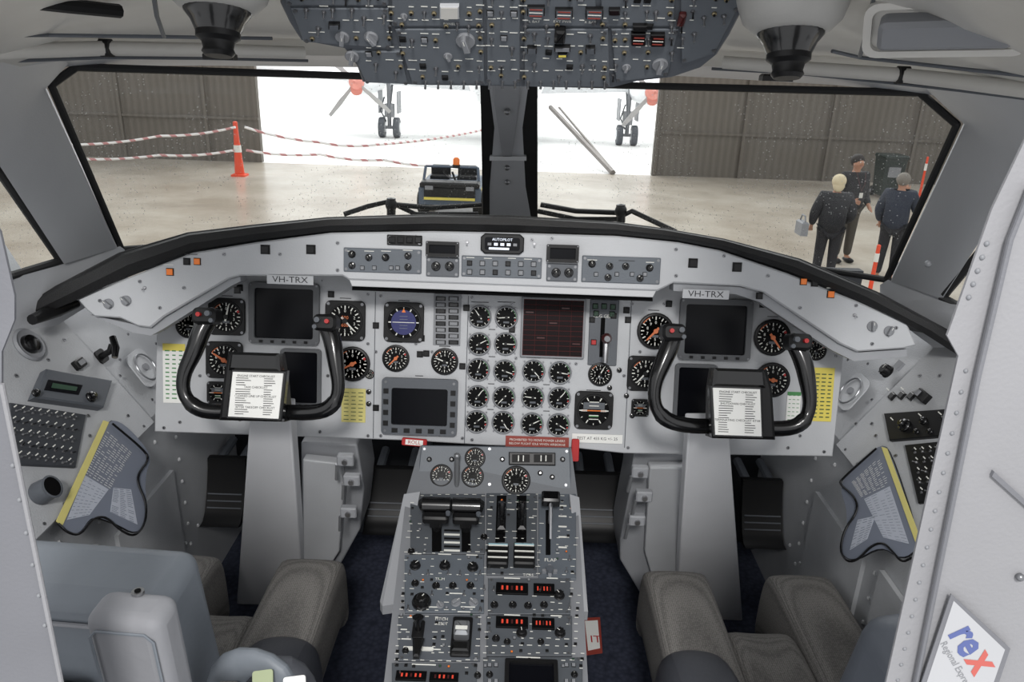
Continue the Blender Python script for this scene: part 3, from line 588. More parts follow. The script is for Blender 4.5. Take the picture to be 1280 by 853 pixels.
b=MB(); b.prism(LP(PB,[(527,557),(712,560),(714,612),(521,610)]),0,.006,'blue_grey',.002)
for p in [(531,562),(708,565),(707,607),(527,606),(612,562),(612,606)]:
    u,v=L(PB,*p); b.cyl(u,v,.006,.008,.003,'screw',8)
mk('face_plate',b,TB)
def pbg(k,x,y,s):
    u,v=L(PB,x,y); sz=SZ(PB,x,y,s)/2; g=mk('gauge',GA[k],TB,(u,v,.006),0,sz)
for k,x,y,s in [('round',594,573,26),('round',552,595,28),('round',591,596,28),('round',645,601,36)]: pbg(k,x,y,s)
b=MB(); b.prism(LP(PB,[(636,566),(694,567),(694,583),(636,582)]),.006,.012,'black',.002); b.prism(LP(PB,[(640,569),(662,569),(662,579),(640,579)]),.012,.013,'face'); b.prism(LP(PB,[(667,569),(690,569),(690,579),(667,579)]),.012,.013,'face')
for x in(648,654,676,682):
    u,v=L(PB,x,574); b.box(u,v,.0133,.002,.012,.0003,'ink')
mk('trim_indicator',b,TB)
for x,y in [(690,597),(703,575),(628,575),(675,592),(537,575),(565,575)]:
    u,v=L(PB,x,y); mk('knob',KN2,TB,(u,v,.006),0,.005)
def mod(x0,y0,x1,y1,m,h=.005,name='control_module'):
    cx,cy=(x0+x1)/2,(y0+y1)/2; pts=LP(PA,[(x0,y1),(x1,y1),(x1,y0),(x0,y0)]); c=L(PA,cx,cy); pts=[(a-c[0],b_-c[1]) for a,b_ in pts]; b=MB(); b.prism(pts,0,h,m,.001)
    for p in pts: b.cyl(p[0]*.92,p[1]*.88,h,h+.001,.0025,'screw',8)
    return mk(name,b,T,(c[0],c[1],0))
mod(513,619,606,694,'module',.004); mod(608,618,671,720,'module',.004); mod(673,619,720,726,'blue_grey',.004)
mod(506,696,605,768,'blue_grey'); mod(610,725,713,770,'module'); mod(608,772,715,822,'module'); mod(604,824,728,868,'module'); mod(498,771,600,828,'dgrey'); mod(490,831,596,868,'module')
b=MB()
for pts in ([(540,655),(552,655),(552,692),(540,692)],[(577,655),(588,655),(588,692),(577,692)],[(621,622),(633,622),(631,680),(619,680)],[(646,622),(658,622),(658,680),(645,680)],[(682,640),(688,640),(688,696),(682,696)]): b.prism(LP(PA,pts),.004,.005,'hole')
for i in range(6):
    u,v=L(PA,565,666+i*5); b.box(u,v,.0055,.03,.004,.001,'ink' if i%2 else 'black')
for i in range(5):
    u,v=L(PA,703,635+i*13); b.box(u,v,.0055,.016,.003,.001,'ink')
u,v=L(PA,688,703); b.text('FLAP',.011,u,v,.0055)
for x,y,t in [(552,777,'PITCH'),(552,783,'RESET'),(660,722,'TCAS'),(550,727,'TRIM')]:
    u,v=L(PA,x,y); b.text(t,.008,u,v,.0062)
for x,y,w in [(519,695,16),(556,696,16),(590,697,14),(640,726,20),(690,726,14),(540,762,18),(585,762,18),(520,775,18),(580,768,16),(640,772,20),(695,773,14),(570,745,16),(660,825,30),(530,834,30),(505,790,8),(508,802,12),(545,815,12),(612,640,6),(640,640,6),(664,650,6),(612,665,6)]:
    u,v=L(PA,x,y); b.box(u,v,.0062,SZ(PA,x,y,w),.002,.0006,'ink')
mklet(b,T)
def lever(name,x,y,fn,rot=0,sc=1):
    b=MB(); fn(b); u,v=L(PA,x,y); return mk(name,b,T,(u,v,.004),rot,sc)
def pw(b):
    b.tube([(0,0,0),(0,.005,.03),(0,.008,.05)],[.009,.008,.009],'black',8)
    b.prism(rect(0,-.006,.024,.034,.004),.03,.05,'black',.004); b.tube([(-.033,.012,.058),(-.028,.012,.06),(.028,.012,.06),(.033,.012,.058)],[.012,.017,.017,.012],'gloss',14); b.prism(rect(0,-.014,.054,.02,.006),.044,.060,'black',.004); b.cyl(.026,-.012,.06,.066,.005,'dgrey',10)
lever('power_lever',546,664,pw,0,.92); lever('power_lever',583,665,pw,0,.92)
def cl(b):
    b.prism([(-.008,-.03),(.008,-.03),(.008,.03),(-.008,.03)],0,.02,'gloss',.005); b.tube([(0,-.005,.015),(0,.0,.035),(0,.008,.05)],[.006,.006,.008],'gloss',10)
lever('condition_lever',627,656,cl); lever('condition_lever',652,656,cl)
def fk(b):
    b.prism(rect(0,0,.04,.046,.004),0,.014,'black',.003)
    for i in range(6): b.box(0,-.017+i*.007,.015,.036,.0022,.002,'ink' if i%2 else 'black')
    b.box(0,.020,.0152,.036,.003,.002,'accyan')
lever('fuel_lever',622,700,fk); lever('fuel_lever',655,700,fk)
def fl(b): b.rod((0,-.03,0),(0,-.01,.04),.004,'metal'); b.prism(rect(0,0,.036,.028,.004),.03,.048,'gloss',.004); b.rod((0,-.01,.035),(0,-.07,.0),.0025,'metal')
lever('flap_lever',687,642,fl)
def gl_(b): b.rod((0,0,0),(0,.02,.07),.0055,'steel',10); b.ball((0,.02,.07),.007,'steel')
lever('gust_lock_lever',571,612,gl_)
b=MB(); b.prism(rect(0,0,.028,.006,.002),0,.006,'mid'); b.prism(rect(0,0,.006,.028,.002),0,.0065,'mid'); b.cyl(0,0,0,.012,.007,'dgrey'); put(T,PA,'cross_knob',b,687,716,.004)
po=[(565,674,26),(525,645,12),(600,640,10),(540,668,12),(583,668,12),(627,658,14),(652,658,14),(622,700,17),(655,700,17),(687,650,12),(687,670,10),(687,690,9),(687,716,13),(703,660,9),(523,788,13),(523,812,16),(577,797,22),(577,780,14),(577,812,14)]
for x,y,s,k in [(519,708,6,KN),(556,708,6,KN),(591,710,6,KN),(527,754,11,KN2),(519,730,4.5,KN2),(545,733,4.5,KN2),(566,733,4.5,KN2),(588,733,4.5,KN2),(570,754,5.5,ROT),(592,754,5.5,ROT),(550,757,4.5,ROT),(699,745,6,KN),(618,757,4.5,KN2),(641,757,4.5,KN2),(660,758,4.5,KN2),(680,757,4.5,KN2),(620,799,4.5,KN2),(652,792,6,KN),(700,792,6,KN),(634,803,4,KN2),(676,803,4,KN2),(507,814,4,KN2),(612,844,4,KN2),(718,844,4,KN2),(605,672,4,KN2),(514,690,4,KN2),(597,845,4,KN2)]:
    s_=SZ(PA,x,y,s); put(T,PA,'knob',k,x,y,.005,random.uniform(-1,1),(s_,s_,s_*.8)); po.append((x,y,s+4))
for x,y in [(512,718),(535,718),(575,719),(600,718),(510,762),(600,764),(675,742),(560,718),(540,744),(580,744),(605,737),(712,700),(708,715),(617,738),(712,760),(612,790),(712,780),(500,845)]: put(T,PA,'toggle_switch',TOG,x,y,.005,0,.0028); po.append((x,y,6))
for x,y,w,h_ in [(640,737,40,14),(680,738,26,14),(640,779,40,14),(679,781,28,14),(514,846,38,12),(555,848,36,12)]:
    b=MB(); ww=SZ(PA,x,y,w); a=L(PA,x,y-h_/2)[1]-L(PA,x,y+h_/2)[1]; b.prism(rect(0,0,ww,a,.001),0,.004,'face',.001)
    for i in range(5): b.box(-ww*.3+i*ww*.15,0,.0042,ww*.06,a*.36,.0003,'led' if (i+x)%3 else 'dred')
    put(T,PA,'radio_display',b,x,y,.005); po+= [(x-w/4,y,w/3),(x+w/4,y,w/3)]
b=MB(); ww=SZ(PA,664,843,66); b.ring(rect(0,0,ww,.05,.003),rect(0,0,ww*.84,.038,.002),0,.01,'black'); b.prism(rect(0,0,ww*.84,.038),0,.005,'screen')
put(T,PA,'flight_management_screen',b,664,846,.005); po+=[(645,845,24),(683,845,24)]
for x in (612,620,708,717):
    for y in (832,852): put(T,PA,'push_button',BT['mid'],x,y,.005,0,.0035)
# dense small buttons, screws and legends between the main controls
rnd=random.Random(5); mm_=MB(); nb=0
for yy in range(626,850,9):
    xl_=513-(yy-620)*.10; xr_=718+(yy-620)*.05
    x=xl_+4
    while x<xr_:
        px=x+rnd.uniform(-1,1); py=yy+rnd.uniform(-1,1); x+=11
        if any(math.hypot(px-a,py-c)<r for a,c,r in po): continue
        t=rnd.random(); po.append((px,py,5))
        if t<.30 and nb<95: put(T,PA,'push_button',BT['black' if t<.2 else 'mid'],px,py,.005,0,.0026); nb+=1
        elif t<.38: put(T,PA,'indicator_light',BT['dgreen'if t<.35 else 'orange'],px,py,.005,0,.0020)
        u,v=L(PA,px,py-4.5); mm_.box(u,v,.0058,rnd.uniform(.004,.009),.0012,.0004,'ink')
o=mk('legend_marks',mm_,T); o['kind']='stuff'
b=MB(); b.prism(rect(0,0,.02,.035,.004),0,.004,'black',.001); b.tube([(0,0,0),(0,.0,.02),(0,.004,.03)],[.006,.005,.010],'gloss',10); put(T,PA,'pitch_trim_switch',b,523,788,.005)
b=MB(); b.prism(rect(0,0,.05,.006,.002),0,.003,'ink'); b.tube([(0,0,0),(0,-.004,.016)],[.007,.005],'gloss',10); b.prism([(-.005,-.026),(.005,-.026),(.010,.008),(-.010,.008)],.012,.022,'gloss',.003); put(T,PA,'aileron_trim_switch',b,523,812,.005)
b=MB(); b.prism(rect(0,0,.034,.075,.004),0,.006,'black',.002); b.prism(rect(0,.004,.026,.028,.004),.006,.026,'steel',.005); b.box(0,.0,.027,.02,.006,.002,'ink'); b.prism(rect(0,-.024,.028,.018),.006,.014,'gloss',.003); put(T,PA,'rudder_trim_switch',b,577,797,.005)
# ================================================================ SIDE CONSOLES
def console(F,name,lab,s):
    T=thing(name,lab,'side console',F); b=MB(); 
    b.prism([(-.62,-.0),(.28,-.0),(.25,.33),(-.62,.35)] if s<0 else [(-.28,0),(.62,0),(.62,.35),(-.25,.33)],-.012,0,'wallgrey',.003)
    for i in range(12):
        u=-.42+i*.06 if s<0 else .42-i*.06; b.cyl(u,.012,0,.0015,.003,'screw',8)
    mk('console_panel',b,T); return T
TL=console(LC,'side_console','pale grey side console with switch panel, radio box and cup',-1)
TR=console(RC,'side_console','pale grey side console with black audio panel and chart holder',1)
def poly(T_,F,pts,z0,z1,m,name,ch=.0015,extra=None):
    b=MB(); b.prism(LP(F,pts,0),z0,z1,m,ch)
    if extra: extra(b)
    return mk(name,b,T_)
poly(TL,LC,[(50,466),(133,480),(122,514),(34,502)],0,.018,'dgrey','radio_control_box',.003,lambda b:(b.prism(LP(LC,[(60,475),(103,482),(98,494),(55,488)],.018),.018,.019,'screen'),b.prism(LP(LC,[(66,479),(97,484),(95,489),(64,485)],.019),.019,.0193,'dgreen')))
put(TL,LC,'knob',KN2,113,497,.018,0,.010); put(TL,LC,'knob',KN2,44,492,.018,0,.007)
poly(TL,LC,[(10,505),(105,520),(92,586),(5,582)],0,.006,'swp','switch_panel')
for j in range(5):
    for i in range(8):
        x=20+i*10.3-j*1; y=514+j*14+i*1.5; put(TL,LC,'toggle_switch',TOGB if j%2 else TOG,x,y,.006,pi*(.1+random.choice([0,1])),.0028)
b=MB()
for j in range(5):
    for i in range(8):
        u,v=L(LC,19+i*10.3-j,508+j*14+i*1.5,.006); b.box(u,v,.0064,.008,.002,.0005,'ink')
mklet(b,TL)
b=MB(); b.lathe([(.032,0),(.034,.004),(.03,.008),(.024,.004),(.02,.004)],'mid',24); b.lathe([(.02,.002),(.017,.012),(.01,.014)],'gloss',20); put(TL,LC,'air_vent',b,35,432,0)
b=MB(); b.prism(rect(0,0,.03,.02,.003),0,.01,'black',.002); b.prism(rect(0,0,.014,.01),.01,.014,'mid'); put(TL,LC,'switch_box',b,97,456)
b=MB(); b.tube([(0,0,0),(0,0,.025),(.005,.01,.035)],[.007,.007,.006],'black',10); b.tube([(-.015,-.015,.035),(.0,0,.04),(.015,.022,.04)],[.006,.008,.007],'gloss',10); b.prism(rect(0,0,.03,.03,.008),0,.004,'black'); put(TL,LC,'steering_knob',b,126,446)
def ringm():
    b=MB(); b.tube([(.03*cos(a),.032*sin(a),.006) for a in [2*pi*i/24 for i in range(25)]],.002,'steel',6); b.cyl(0,.0,0,.008,.008,'mid',16); b.prism(rect(0,0,.075,.085,.02),-.001,.002,'panel'); return b
put(TL,LC,'ring_latch',ringm(),180,460)
b=MB(); b.lathe([(.034,0),(.036,.005),(.033,.05),(.036,.054),(.030,.056),(.028,.01)],'dgrey',24); b.cyl(0,0,.005,.054,.029,'hole',20); put(TL,LC,'cup_holder',b,48,618,0,0,.58)
screws(TL,LC,[(80,425),(160,418),(60,450),(150,470),(110,520),(20,470),(190,500),(160,520),(195,430),(140,430),(150,450),(200,480),(205,520),(112,545),(60,600),(100,690)],.001,.0035)
P=[(40,400),(70,388),(95,380)]
b=MB(); b.tube([LC.inverted()@PF(LC,a,c,.05) for a,c in P],[.010,.014,.009],'black',10); mk('hand_microphone',b,TL)
put(TR,RC,'knob',KN,1110,465,0,0,.013); b=MB(); b.prism(rect(0,0,.02,.02),0,.006,'mid'); put(TR,RC,'lamp_base',b,1125,458)
for x,y in [(1116,496),(1128,495),(1140,496)]: put(TR,RC,'switch_box',BT['gloss'],x,y,0,0,.008)
b=MB(); b.prism(rect(0,0,.035,.02,.002),0,.012,'black',.002); b.prism(rect(-.007,0,.008,.012),.012,.016,'mid'); put(TR,RC,'switch_box',b,1156,497)
poly(TR,RC,[(1108,519),(1196,513),(1200,546),(1115,553)],0,.008,'black','audio_panel')
for x,y,k,s in [(1132,533,KN2,.012),(1155,527,KN2,.007),(1163,540,KN2,.005),(1180,524,KN2,.005),(1180,538,KN2,.005),(1146,540,KN2,.005),(1190,530,KN2,.005)]: put(TR,RC,'knob',k,x,y,.008,0,s)
poly(TR,RC,[(1133,558),(1184,553),(1192,626),(1150,631)],0,.006,'black','switch_panel')
for j in range(5):
    for i in range(5): put(TR,RC,'toggle_switch',TOG if (i+j)%2 else TOGB,1144+i*9.5+j*2,566+j*12.5-i*1,.006,pi*random.choice([0,1]),.0028)
b=MB()
for j in range(5):
    for i in range(5): u,v=L(RC,1144+i*9.5+j*2,561+j*12.5-i,.006); b.box(u,v,.0064,.008,.002,.0005,'ink')
for x,y in [(1115,524),(1150,519),(1175,517),(1110,487),(1128,486),(1150,488)]: u,v=L(RC,x,y,.008); b.box(u,v,.0086,.012,.002,.0005,'ink')
mklet(b,TR)
put(TR,RC,'ring_latch',ringm(),1065,490)
screws(TR,RC,[(1085,455),(1070,530),(1095,545),(1150,470),(1175,470),(1120,570),(1090,500),(1060,450),(1050,470),(1045,520),(1040,560),(1090,530)],.001,.0035)
def chart(F,outl,wire,papers,strip,lab):
    T_=thing('chart_holder',lab,'chart',F); P=LP(F,outl); P=P if area(P)>0 else P[::-1]; P=chaikin(P,2)
    b=MB(); b.prism(inset(P,-.0012),.0015,.0045,'black',.0005); mk('holder_board',b,T_)
    b=MB(); b.prism(P,.0045,.0055,'paperd'); mk('chart_sheet',b,T_)
    b=MB(); b.prism(LP(F,strip,.006),.0055,.0068,'yelstrip'); mk('edge_strip',b,T_)
    W_=[V(L(F,*p,.008)) for p in wire]
    for _ in range(2):
        Q=[W_[0]]
        for i in range(len(W_)-1): Q+=[W_[i].lerp(W_[i+1],.25),W_[i].lerp(W_[i+1],.75)]
        Q.append(W_[-1]); W_=Q
    b=MB(); b.tube([(p.x,p.y,.009) for p in W_],.0022,'gloss',8); mk('wire_clip',b,T_)
    b=MB()
    for ip,(paper,nr,nc,w0) in enumerate(papers):
        A,B,C,D=[V(L(F,*p,.006)) for p in paper]
        if ip: b.prism([tuple(A),tuple(B),tuple(C),tuple(D)],.0055,.0058,'paperl')
        for i in range(nr):
            t=(i+.5)/nr; e1=A.lerp(D,t); e2=B.lerp(C,t)
            for k in range(nc):
                if random.random()<.9:
                    s0=e1.lerp(e2,(k+.08)/nc); s1=e1.lerp(e2,(k+.08+random.uniform(.5,.85))/nc); w=(D-A).normalized()*w0
                    b.add([(s0.x,s0.y,.0060),(s1.x,s1.y,.0060),(s1.x+w.x,s1.y+w.y,.0060),(s0.x+w.x,s0.y+w.y,.0060)],[[0,1,2,3]],'paperd' if ip else 'paper')
    o=mk('chart_lines',b,T_); o['kind']='stuff'
chart(LC,[(70,654),(130,526),(152,530),(188,570),(178,600),(182,650),(168,670),(140,655),(112,646),(96,670),(80,665)],
  [(140,530),(176,560),(187,574),(172,592),(172,606),(183,630),(181,656),(168,672),(150,664),(132,646),(116,648),(100,670),(84,667),(72,655)],
  [([(134,538),(166,566),(138,612),(106,592)],20,7,.0011),([(106,594),(136,612),(112,644),(84,650)],12,5,.0011),([(142,610),(164,612),(172,656),(138,640)],16,3,.0013)],[(70,652),(129,526),(136,528),(78,657)],'laminated chart sheet with yellow edge and black clip on console')
chart(RC,[(1050,603),(1100,558),(1114,562),(1154,684),(1130,702),(1104,684),(1068,704),(1052,692),(1064,650)],
  [(1096,561),(1052,600),(1050,606),(1070,622),(1073,640),(1056,662),(1050,690),(1060,704),(1074,700),(1088,684),(1104,678),(1116,690),(1128,704),(1140,698)],
  [([(1064,603),(1100,570),(1112,606),(1076,622)],14,7,.0011),([(1080,624),(1112,608),(1136,680),(1104,672)],18,4,.0011),([(1072,650),(1094,645),(1084,674),(1062,688)],10,3,.0013)],[(1102,559),(1109,561),(1154,683),(1148,688)],'laminated chart sheet with yellow edge and black clip below audio panel')
# ================================================================ FOOTWELL
def pedal(x0,y0,x1,y1,lab):
    F=tilt((x0+x1)/2,(y0+y1)/2,1.72,25); T_=thing('rudder_pedal',lab,'rudder pedal',F,group='rudder pedals')
    w=SZ(F,(x0+x1)/2,(y0+y1)/2,x1-x0); hh=abs(L(F,(x0+x1)/2,y0)[1]-L(F,(x0+x1)/2,y1)[1])
    b=MB(); rows=[]
    for t,z in ((-.5,.03),(-.44,.012),(-.3,0),(0,-.004),(.3,0),(.46,.006),(.5,-.006)): rows.append([V((-w/2,hh*t,z)),V((w/2,hh*t,z)),V((w/2,hh*t,z-.02)),V((-w/2,hh*t,z-.02))])
    b.loft(rows,'black',closed=True,caps=True)
    for i in range(3): b.box(0,hh*(-.25+.1*i),.001,w*.9,.003,.004,'dgrey')
    mk('foot_plate',b,T_)
    for s in(-1,1): b=MB(); b.tube([(s*w*.3,hh*.4,-.02),(s*w*.3,hh*.7,-.12)],.012,'dgrey'); mk('hanger_arm',b,T_)
for a in [(258,570,305,657),(457,583,524,667),(713,590,778,676),(928,598,978,684)]: pedal(*a,'black curved rudder pedal in the dark footwell')
def housing(pts,pts2,lab,y0=1.50):
    T_=thing('column_housing',lab,'housing',None,group='control column housings')
    b=MB(); b.plate(Ys([(x,y,y0+d) for x,y,d in pts]),(0,.14,0),'panel2'); mk('housing_body',b,T_,bevel=.005)
    b=MB(); b.plate(Ys([(x,y,y0+d-.03) for x,y,d in pts2]),(0,.03,0),'panel'); mk('housing_cover',b,T_,bevel=.004)
housing([(376,553,0),(446,556,0),(455,610,.02),(450,662,.05),(428,702,.08),(402,742,.12),(378,740,.12)],[(378,575,0),(424,580,0),(430,610,.02),(424,690,.07),(398,730,.11),(378,730,.11)],'grey angular housing beside the control column')
housing([(792,566,0),(868,570,0),(866,768,.13),(850,762,.12),(800,742,.1),(775,700,.07),(775,675,.05),(788,610,.02)],[(812,585,0),(864,585,0),(862,750,.12),(820,740,.11),(806,690,.07)],'grey angular housing beside the control column')
for i,(x,y) in enumerate([(432,575),(440,600),(436,640),(800,590),(805,620),(796,650)]):
    T_=thing('linkage_bracket','grey metal control linkage bracket below the instrument panel','bracket',Matrix.Translation(PY(x,y,1.44))@Matrix.Rotation(pi/2,4,'X'),group='linkage brackets')
    b=MB(); b.prism(rect(0,0,.036,.026,.004),-.008,.008,'panel2',.003); mk('bracket_plate',b,T_); b=MB(); b.cyl(0,0,.008,.014,.006,'metal',10); b.tube([(-.018,-.01,.004),(-.022,-.05,0)],.004,'steel',6); mk('bolt',b,T_)
F=frame(PZ(741,795,.105),(1,0,0),(0,1,0)); u,v=L(F,744,797)
b=MB(); b.prism(LP(F,[(728,774),(750,773),(753,817),(732,820)]),0,.003,'rplac'); b.prism(LP(F,[(731,778),(747,777),(750,812),(735,815)]),.003,.0035,'paper'); b.text('IT',.034,u,v-.012,.004,'red')
mk('floor_placard',b,M=F,label='red and white placard lying on the carpet by the pedestal',cat='placard')
# ================================================================ SEATS
def rbox(T_,name,c,sz,m,bev,rot=(0,0,0),label=None):
    c=(c[0]-T_.location.x,c[1]-T_.location.y,c[2]-T_.location.z)
    b=MB(); b.box(0,0,0,sz[0],sz[1],sz[2],m); return mk(name,b,T_,c,rot,1,label=label,bevel=bev)
def cushion(s,cx,lab):
    T_=mk('pilot_seat',None,label=lab,cat='pilot seat',loc=(cx,1.14,.1),group='pilot seats')
    w=.203
    for q_ in(-1,1):
        b=MB(); x0,x1=(q_*w,q_*(w-.14)); rows=[]
        if x0>x1: x0,x1=x1,x0
        for y,zt,zb,ins in [(-.34,.345,.16,0),(-.1,.345,.16,0),(.10,.343,.16,0),(.185,.34,.15,0),(.220,.332,.13,.0),(.232,.31,.12,.001),(.236,.20,.11,.003)]:
            rows.append([V((x0+ins,y,zb)),V((x0+ins,y,(zb+zt)/2)),V((x0+ins+.0005,y,zt-.012)),V((x0+ins+.010,y,zt)),V((x1-ins-.010,y,zt)),V((x1-ins-.0005,y,zt-.012)),V((x1-ins,y,(zb+zt)/2)),V((x1-ins,y,zb))])
        b.loft(rows,'fabric',closed=True,caps=True); mk('thigh_support',b,T_,sub=2)
    b=MB(); rows=[]
    for y,zt,zb in [(-.34,.332,.14),(-.1,.332,.14),(.0,.328,.14),(.05,.318,.14),(.08,.288,.14),(.085,.2,.13)]:
        rows.append([V((-.085,y,zb)),V((-.085,y,zt+.008)),V((-.03,y,zt)),V((.03,y,zt)),V((.085,y,zt+.008)),V((.085,y,zb))])
    b.loft(rows,'fabric',closed=True,caps=True); mk('seat_cushion',b,T_,sub=2)
    b=MB(); xi=-s*(w-.055); rr=[]
    for y,zt,wd in [(-.38,.41,.076),(-.24,.405,.076),(-.12,.385,.074),(-.05,.362,.070),(-.01,.33,.060),(.0,.26,.05)]:
        rr.append([V((xi-wd,y,.12)),V((xi-wd,y,zt-.04)),V((xi-wd*.7,y,zt-.006)),V((xi,y,zt)),V((xi+wd*.7,y,zt-.006)),V((xi+wd,y,zt-.04)),V((xi+wd,y,.12))])
    b.loft(rr,'leatherd',closed=True,caps=True); mk('side_bolster',b,T_,sub=2,label='smooth dark leather side bolster')
    b=MB(); b.box(0,-.05,.07,.30,.36,.14,'black',.01); mk('seat_base',b,T_)
    return T_
SLt=cushion(-1,-.515,'grey woven pilot seat with blue-grey leather back and pale armrest'); SRt=cushion(1,.528,'grey woven pilot seat with blue-grey back beside the doorway')
RT=(radians(8),0,radians(-4))
rbox(SLt,'backrest',(-.545,.80,.625),(.38,.10,.46),'leather',.022,RT)
b=MB(); b.tube([V((-.18,-.053,.19)),V((.17,-.053,.19)),V((.182,-.053,.12)),V((.182,-.053,-.2))],.003,'leather2',6); mk('seam_piping',b,SLt,V((-.545,.80,.625))-SLt.location,RT)
b=MB(); b.box(0,0,0,.25,.02,.27,'black',.004); b.box(.0,-.012,.02,.22,.004,.04,'dgrey'); b.box(0,-.012,-.07,.22,.004,.05,'leatherd'); mk('back_recess',b,SLt,V((-.60,.745,.575))-SLt.location,RT)
RA=(radians(4),0,radians(-4)); ca=V((-.327,.60,.812))
rbox(SLt,'armrest',tuple(ca),(.076,.045,.27),'leather2',.014,RA,'pale grey leather folded armrest')
b=MB(); b.tube([V((-.031,-.0235,-.13)),V((-.031,-.0235,.113)),V((-.024,-.0235,.121)),V((.024,-.0235,.121)),V((.031,-.0235,.113)),V((.031,-.0235,-.13))],.0015,'leather',6); mk('armrest_seam',b,SLt,ca-SLt.location,RA)
b=MB(); b.cyl(0,0,0,.003,.006,'metal',16); b.cyl(0,0,.003,.004,.003,'hole',10); mk('armrest_button',b,SLt,V((-.327,.605,.9475))-SLt.location)
rbox(SRt,'backrest',(.605,.78,.59),(.27,.12,.46),'leatherb',.035,(radians(10),0,radians(12)))
T_=thing('seat_harness','grey crumpled shoulder harness pads with white tag draped over the seat','seat harness',Matrix.Translation(PY(330,850,.72)))
b=MB(); b.tube([(-.07,.02,-.10),(-.062,.02,-.03),(-.04,.015,.01),(-.01,.01,.022),(.02,.0,.012),(.035,-.01,-.02)],[.02,.024,.027,.022,.026,.02],'leather',14,.55); b.tube([(-.09,-.02,-.10),(-.07,-.02,-.03),(-.045,-.015,.0),(-.02,-.01,-.02)],[.018,.022,.018,.02],'fabric',12,.6); b.tube([(.0,.0,.02),(.03,.01,.018),(.055,.01,-.01),(.06,.0,-.06)],[.012,.018,.016,.014],'leatherd',12,.5); mk('shoulder_pad',b,T_,sub=1)
b=MB(); b.T=Matrix.Rotation(radians(50),4,'X')@Matrix.Rotation(.15,4,'Z'); b.prism(rect(.045,-.010,.026,.022,.003),.03,.033,'paper'); b.prism(rect(.008,.002,.024,.020,.003),.03,.033,'tagg'); b.prism(rect(.01,-.014,.045,.006),.03,.035,'metal'); mk('tag',b,T_)
# ================================================================ OVERHEAD PANEL
T=thing('overhead_panel','blue-grey overhead switch panel crowded with toggles, knobs and lights','overhead panel',OH)
outl=[(345,-60),(350,5),(362,30),(376,52),(430,62),(446,84),(453,104),(525,108),(620,109),(700,111),(765,111),(797,103),(840,98),(876,86),(896,70),(912,45),(930,10),(942,-60)]
b=MB(); b.prism(LP(OH,outl),-.05,0,'dgrey',.003); mk('panel_board',b,T)
sub=[[(352,-55),(484,-55),(486,4),(358,4)],[(364,8),(486,8),(490,58),(380,50)],[(440,62),(500,62),(510,103),(458,101)],[(490,-55),(604,-55),(604,30),(490,30)],[(494,34),(604,34),(606,103),(516,103)],[(608,-55),(650,-55),(650,104),(609,104)],[(654,-55),(744,-55),(745,30),(655,30)],[(655,34),(760,34),(762,106),(656,106)],[(750,-55),(845,-55),(842,30),(752,30)],[(764,34),(848,34),(834,92),(770,100)],[(850,-55),(936,-55),(922,8),(892,65),(852,78)]]
for s in sub:
    b=MB(); P=LP(OH,s); b.prism(P,0,.004,'ohp',.001)
    for p in P: c=(sum(a[0] for a in P)/len(P),sum(a[1] for a in P)/len(P)); b.cyl(p[0]+(c[0]-p[0])*.08,p[1]+(c[1]-p[1])*.1,.004,.0055,.0028,'screw',8)
    mk('switch_plate',b,T)
occ=[]
for x,y,s,k in [(582,50,11,ROT),(428,46,8,ROT),(464,46,8,ROT),(440,70,8,ROT),(825,80,9,ROT),(783,84,5,ROT),(560,70,5,ROT),(505,20,4,ROT)]: put(T,OH,'knob',k,x,y,.004,random.uniform(-.5,.5),SZ(OH,x,y,s)); occ.append((x,y,s+6))
lights=[(670,11,22,11,'dgrey'),(705,14,22,11,'dgrey'),(743,14,22,12,'dgrey'),(798,46,18,15,'cell'),(822,47,18,15,'cell'),(703,66,12,4,'yellow'),(703,58,20,6,'mid'),(562,12,24,16,'white'),(418,30,14,7,'dgrey'),(665,60,12,8,'dgrey'),(738,60,12,8,'dgrey'),(800,32,18,7,'black'),(768,12,14,7,'cell')]
for x,y,w,h_,m in lights:
    c=L(OH,x,y,.004); P=[(a-c[0],b_-c[1]) for a,b_ in LP(OH,[(x-w/2,y+h_/2),(x+w/2,y+h_/2),(x+w/2,y-h_/2),(x-w/2,y-h_/2)],.004)]; b=MB(); b.prism(P,0,.006,'black' if m!='white' else 'panel',.001); P=inset(P,.0015); b.prism(P,.006,.007,m)
    ww=SZ(OH,x,y,w)
    if m in('cell','dgrey') and h_>10:
        for yy in(.005,-.005): b.box(0,yy,.0072,ww*.7,.0016,.0005,'rplac')
        b.box(0,0,.0072,ww*.75,.0010,.0005,'ink')
    mk('annunciator_light',b,T,(c[0],c[1],.004)); occ.append((x,y,w*.6))
b=MB(); b.prism(rect(0,0,.009,.020,.002),0,.008,'dred',.003); put(T,OH,'switch_guard',b,852,22,.004); occ.append((852,22,10))
b=MB(); b.prism(rect(0,0,.014,.022,.002),0,.012,'black',.003); put(T,OH,'switch_guard',b,700,40,.004); occ.append((700,40,10))
tg=[(416,12),(383,12),(455,22),(470,80),(515,50),(480,20),(668,42),(738,44),(820,15),(880,22),(905,20),(868,42),(398,35),(545,85),(668,80),(728,82),(840,66),(440,12),(495,90),(640,60)]
random.seed(21)
for x,y in tg: put(T,OH,'toggle_switch',TOG,x,y,.004,pi,.0036); occ.append((x,y,9))
for i in range(15): put(T,OH,'toggle_switch',TOG,532+i*16,101,.002,pi,.0038)
marks=MB()
